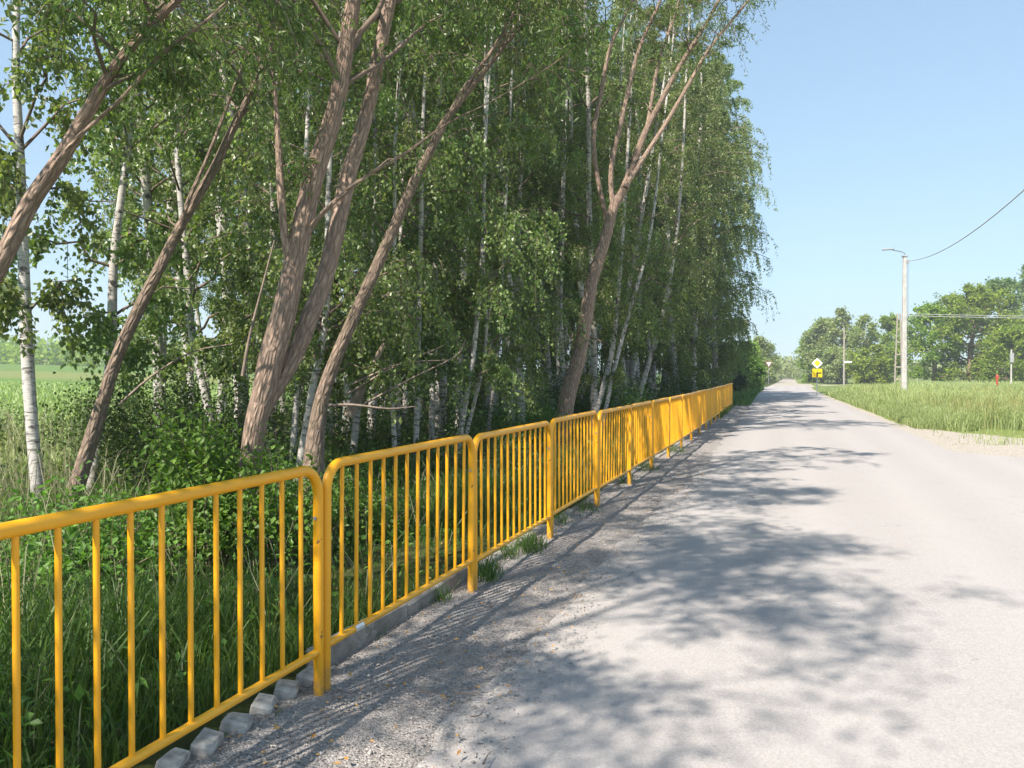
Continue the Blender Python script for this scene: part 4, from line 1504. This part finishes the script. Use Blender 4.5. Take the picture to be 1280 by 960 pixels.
p = at(1130, 467, 40)
PX, PY, PH = float(p[0]), float(p[1]), 7.42
t = thing('lamp_pole', 'white concrete lamp pole standing alone in the meadow beside the road', 'lamp pole', (PX, PY, 0))
gg = Geo()
box(gg, (0, 0, PH / 2 - .15), (.118, 0, 0), (0, .10, 0), (0, 0, PH / 2 + .15), 0, .03)
v = gg.v[0]
v[:, :2] *= (1.1 - .42 * np.clip(v[:, 2:3] / PH, 0, 1))
gg.build('post', M['pole'], t, smooth=False)
gg = Geo()
ring(gg, [(0, 0, PH - .1), (0, 0, PH + .12), (-.25, -.02, PH + .22), (-.62, -.04, PH + .28)], .028)
a = gg.build('lamp_arm', M['steel'], t)
gg = Geo()
box(gg, (-.86, -.05, PH + .31), (.28, .02, -.045 * 0 + .02), (0, .09, 0), (0, 0, .035), 0, .02)
gg.build('lamp_head', M['grey'], t, smooth=False)
gg = Geo()
box(gg, (.16, 0, PH - .28), (.05, 0, 0), (0, .05, 0), (0, 0, .10), 0, .01)
gg.build('cable_bracket', M['grey'], t, smooth=False)
gg = Geo()
box(gg, (0, 0, PH - .02), (.13, 0, 0), (0, .105, 0), (0, 0, .035), 0, .01)
gg.build('pole_cap', M['grey'], t, smooth=False)
gg = Geo()
ring(gg, [(.135, -.06, PH - .4), (.15, -.065, 3.5), (.165, -.07, .4)], .010, 6)
gg.build('down_lead', M['cable'], t)
# service cable
A0 = np.array([PX + .2, PY, PH - .25])
d = np.array([-.355 * 34, -34, 0])
gg = Geo()
tt = np.linspace(0, 2.0, 40)
C = A0 + d * tt[:, None]
C[:, 2] += -1.15 * 4 * tt * (1 - tt) * (tt <= 1) + (tt > 1) * (-1.15 * 4 * (tt - 1) * (2 - tt))
tubes(gg, (C - A0)[None], np.full((1, 40), .016), 6)
o = gg.build('overhead_cable', M['cable_grey'], loc=tuple(A0))
tag(o, 'thin service cable sagging from the top of the concrete lamp pole', 'cable')
# twin leg pole behind it
p = at(1123, 467, 78)
t = thing('lattice_pole', 'narrow grey brown twin leg pole with rungs just behind the lamp pole', 'utility pole', (float(p[0]), 78, 0))
for sx in (-1, 1):
    gg = Geo()
    box(gg, (sx * .26, 0, 3.6), (sx * -.13, 0, 3.8), (0, .07, 0), (.045, 0, 0), 0, .01)
    gg.build('leg', M['wood_pole'], t, smooth=False)
for z in (1.0, 2.2, 3.4, 4.6, 5.8, 6.8):
    gg = Geo()
    w_ = .26 - .13 * (z - 3.6) / 3.8
    box(gg, (0, 0, z), (w_ - .08, 0, 0), (0, .06, 0), (0, 0, .07), 0, .01)
    gg.build('rung', M['wood_pole'], t, smooth=False)
LP = np.array([float(p[0]), 78, 7.2])
gg = Geo()
tt = np.linspace(0, 1, 24)
C = np.outer(tt, np.array([48., 2, .2]))
C[:, 2] -= .35 * 4 * tt * (1 - tt)
for dy in (0, .10):
    tubes(gg, (C + np.array([0, dy, dy * 2]))[None], np.full((1, 24), .03), 6)
o = gg.build('overhead_line', M['cable_grey'], loc=tuple(LP))
tag(o, 'thick grey twisted line running level in front of the right hand trees', 'cable')
# timber pole and street name plate
p = at(1055, 467, 84)
t = thing('timber_pole', 'thin weathered timber pole among the trees left of the lamp pole', 'utility pole', (float(p[0]), 84, 0))
gg = Geo()
ring(gg, [(0, 0, -.2), (0, 0, 3), (0, 0, 6.4)], [.10, .09, .07], 10)
gg.build('post', M['wood_pole'], t)
p = at(1059, 452.5, 70)
t = thing('street_name_sign', 'small blank white street plate on a post in front of the timber pole', 'street sign', (float(p[0]) - .3, 70, 0))
gg = Geo()
ring(gg, [(0, 0, -.2), (0, 0, 1.4), (0, 0, p[2] + .2)], .03)
gg.build('post', M['grey'], t)
gg = Geo()
box(gg, (.36, -.04, p[2]), (.32, 0, 0), (0, .012, 0), (0, 0, .075), 0, .005)
gg.build('plate', M['white'], t, smooth=False)


def prism(geo, pts, y0, y1, mi=0):
    """polygon in xz (counter clockwise seen from -y) extruded y0 (front) to y1"""
    k = len(pts)
    P = np.array(pts, float)
    v = np.vstack([np.column_stack([P[:, 0], np.full(k, y0), P[:, 1]]), np.column_stack([P[:, 0], np.full(k, y1), P[:, 1]])])
    f = []
    for i in range(1, k - 1):
        f.append((0, i, i + 1, i + 1))
        f.append((k, k + i + 1, k + i, k + i))
    for i in range(k):
        j = (i + 1) % k
        f.append((i, k + i, k + j, j))
    geo.add(v, f, None, None, mi)
    return geo


def rounded(pts, r, k=4):
    out = []
    m = len(pts)
    for i in range(m):
        a, b, c = (np.array(pts[(i + q) % m], float) for q in (-1, 0, 1))
        u, w = nrm(a - b), nrm(c - b)
        for t_ in np.linspace(0, 1, k):
            out.append(tuple((b + u * r * (1 - t_)) * (1 - t_) + (b + w * r * t_) * t_))
    return out


# priority road sign
p = at(1021.5, 454, 56)
sx_, zc = float(p[0]), float(p[2])
t = thing('priority_sign', 'white and yellow diamond road sign with a yellow route plate under it', 'road sign', (sx_, 56, 0), -.36 * .6)
gg = Geo()
ring(gg, [(0, .045, -.2), (0, .045, 1.2), (0, .045, zc + .3)], .032)
gg.build('post', M['steel'], t)
dd = .37
gg = Geo()
prism(gg, rounded([(0, -dd), (dd, 0), (0, dd), (-dd, 0)], .05), -.006, .006)
pl = gg.build('diamond_plate', M['white'], t, smooth=False)
pl.location.z = zc
gg = Geo()
prism(gg, rounded([(0, -.23), (.23, 0), (0, .23), (-.23, 0)], .03), -.011, -.008)
q = gg.build('yellow_centre', M['sign_yellow'], pl, smooth=False)
z2 = float(at(1021.5, 466.3, 56)[2])
gg = Geo()
prism(gg, rounded([(-.33, -.30), (.33, -.30), (.33, .30), (-.33, .30)], .03), -.006, .006)
pl = gg.build('route_plate', M['sign_yellow'], t, smooth=False)
pl.location.z = z2
gg = Geo()
prism(gg, [(-.05, -.27), (.05, -.27), (.05, -.05), (.05, -.05)][:4], -.011, -.008)
gg = Geo()
prism(gg, [(-.05, -.27), (.05, -.27), (.05, -.05), (-.05, .05)], -.0112, -.008)
prism(gg, [(-.05, .05), (.05, -.05), (.29, -.05), (.29, .05)], -.0112, -.008)
gg.build('thick_route_arrow', M['black'], pl, smooth=False)
gg = Geo()
prism(gg, [(-.018, .053), (.018, .053), (.018, .27), (-.018, .27)], -.0112, -.008)
gg.build('thin_side_line', M['black'], pl, smooth=False)
# give way sign on the left, far away
p = at(961, 455.5, 116)
t = thing('yield_sign', 'small pale triangular yield sign far off on the left verge', 'road sign', (float(p[0]), 116, 0))
gg = Geo()
ring(gg, [(0, .04, -.2), (0, .04, 1.2), (0, .04, p[2] + .3)], .035)
gg.build('post', M['steel'], t)
gg = Geo()
prism(gg, rounded([(0, -.42), (.46, .38), (-.46, .38)], .06), -.006, .006)
pl = gg.build('red_border_plate', M['red'], t, smooth=False)
pl.location.z = float(p[2])
gg = Geo()
prism(gg, rounded([(0, -.30), (.36, .32), (-.36, .32)], .05), -.011, -.008)
gg.build('white_centre', M['white'], pl, smooth=False)
# grey post with box, hydrant
p = at(1264, 467, 62)
t = thing('service_post', 'thin pale post carrying a grey box at the right edge of the meadow', 'service post', (float(p[0]), 62, 0))
gg = Geo()
ring(gg, [(0, 0, -.2), (0, 0, 1.5), (0, 0, 3.4)], .06)
gg.build('post', M['pole'], t)
gg = Geo()
box(gg, (0, -.08, 2.75), (.13, 0, 0), (0, .08, 0), (0, 0, .36), 0, .02)
gg.build('meter_box', M['grey'], t, smooth=False)
p = at(1246.5, 470, 58)
t = thing('fire_hydrant', 'small red hydrant head showing above the meadow grass', 'hydrant', (float(p[0]), 58, 0))
gg = Geo()
ring(gg, [(0, 0, -.1), (0, 0, .7), (0, 0, 1.15), (0, 0, 1.36), (0, 0, 1.42), (0, 0, 1.48)], [.07, .07, .07, .10, .09, .03], 14)
gg.build('barrel', M['red'], t)
for sx in (-1, 1):
    gg = Geo()
    ring(gg, [(sx * .06, 0, 1.24), (sx * .12, 0, 1.24), (sx * .14, 0, 1.24)], [.045, .045, .055], 10)
    gg.build('outlet', M['red'], t)

# ------------------------------------------------------------------ far left: treeline and barn beyond the field
rg = np.random.default_rng(44)
tl = Geo()
n = 16000
Yt = rg.uniform(150, 190, n)
u = rg.uniform(-.75, -.10, n)
x = u * Yt
hh = rg.uniform(0, 1, n) ** .8 * (2.2 + 2.6 * np.abs(np.sin(x * .13)) + 1.5 * np.sin(x * .41) ** 2)
P = np.stack([x, Yt, gz(x, Yt) + hh], 1)
leaves(tl, P, rdir(rg, n), nrm(rdir(rg, n) + np.array([0, 0, .6])), rg.uniform(.6, 1.1, n), rg.uniform(.5, .9, n), np.clip(rg.normal(.5, .2, n), 0, 1))
o = tl.build('treeline', M['leaf_oak'], smooth=False)
tag(o, kind='stuff')
tl = Geo()
n = 12000
Yt = rg.uniform(200, 330, n)
u = rg.uniform(.33, .80, n) 
u = np.where(rg.uniform(0, 1, n) < .25, rg.uniform(.30, .40, n), u)
x = u * Yt
hh = rg.uniform(0, 1, n) ** .8 * (3 + 2.6 * np.abs(np.sin(x * .06)))
P = np.stack([x, Yt, hh], 1)
leaves(tl, P, rdir(rg, n), nrm(rdir(rg, n) + np.array([0, 0, .6])), rg.uniform(.9, 1.6, n), rg.uniform(.8, 1.2, n), np.clip(rg.normal(.5, .2, n), 0, 1))
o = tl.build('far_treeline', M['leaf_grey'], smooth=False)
tag(o, kind='stuff')
p = at(52, 446, 165)
zb = float(gz(p[0], 165))
t = thing('barn', 'far barn with a blue grey roof beyond the green field at the left', 'barn', (float(p[0]), 165, zb - .2), .2)
gg = Geo()
box(gg, (0, 0, 1.2), (2.4, 0, 0), (0, 3, 0), (0, 0, 1.4), 0, .01)
gg.build('wall', M['plaster'], t, smooth=False)
gg = Geo()
prism(gg, [(-2.8, 2.5), (2.8, 2.5), (0, 4.4)], -3.4, 3.4)
gg.build('roof', M['roof_sheet'], t, smooth=False)
gg = Geo()
box(gg, (0, -3.01, 1.1), (.8, 0, 0), (0, .03, 0), (0, 0, 1.0), 0, .005)
gg.build('door', M['glass'], t, smooth=False)

# ------------------------------------------------------------------ summer haze
hz = Geo()
box(hz, (0, 150, 24), (520, 0, 0), (0, 560, 0), (0, 0, 26), 0, .5)
mh, nh, oh = mat('haze_air')
pv = N(nh, 'ShaderNodeVolumePrincipled')
pv.inputs['Color'].default_value = (.90, .94, 1, 1)
pv.inputs['Density'].default_value = .0012
pv.inputs['Anisotropy'].default_value = .2
nh.links.new(pv.outputs[0], oh.inputs['Volume'])
o = hz.build('haze', mh, smooth=False)
tag(o, kind='stuff')
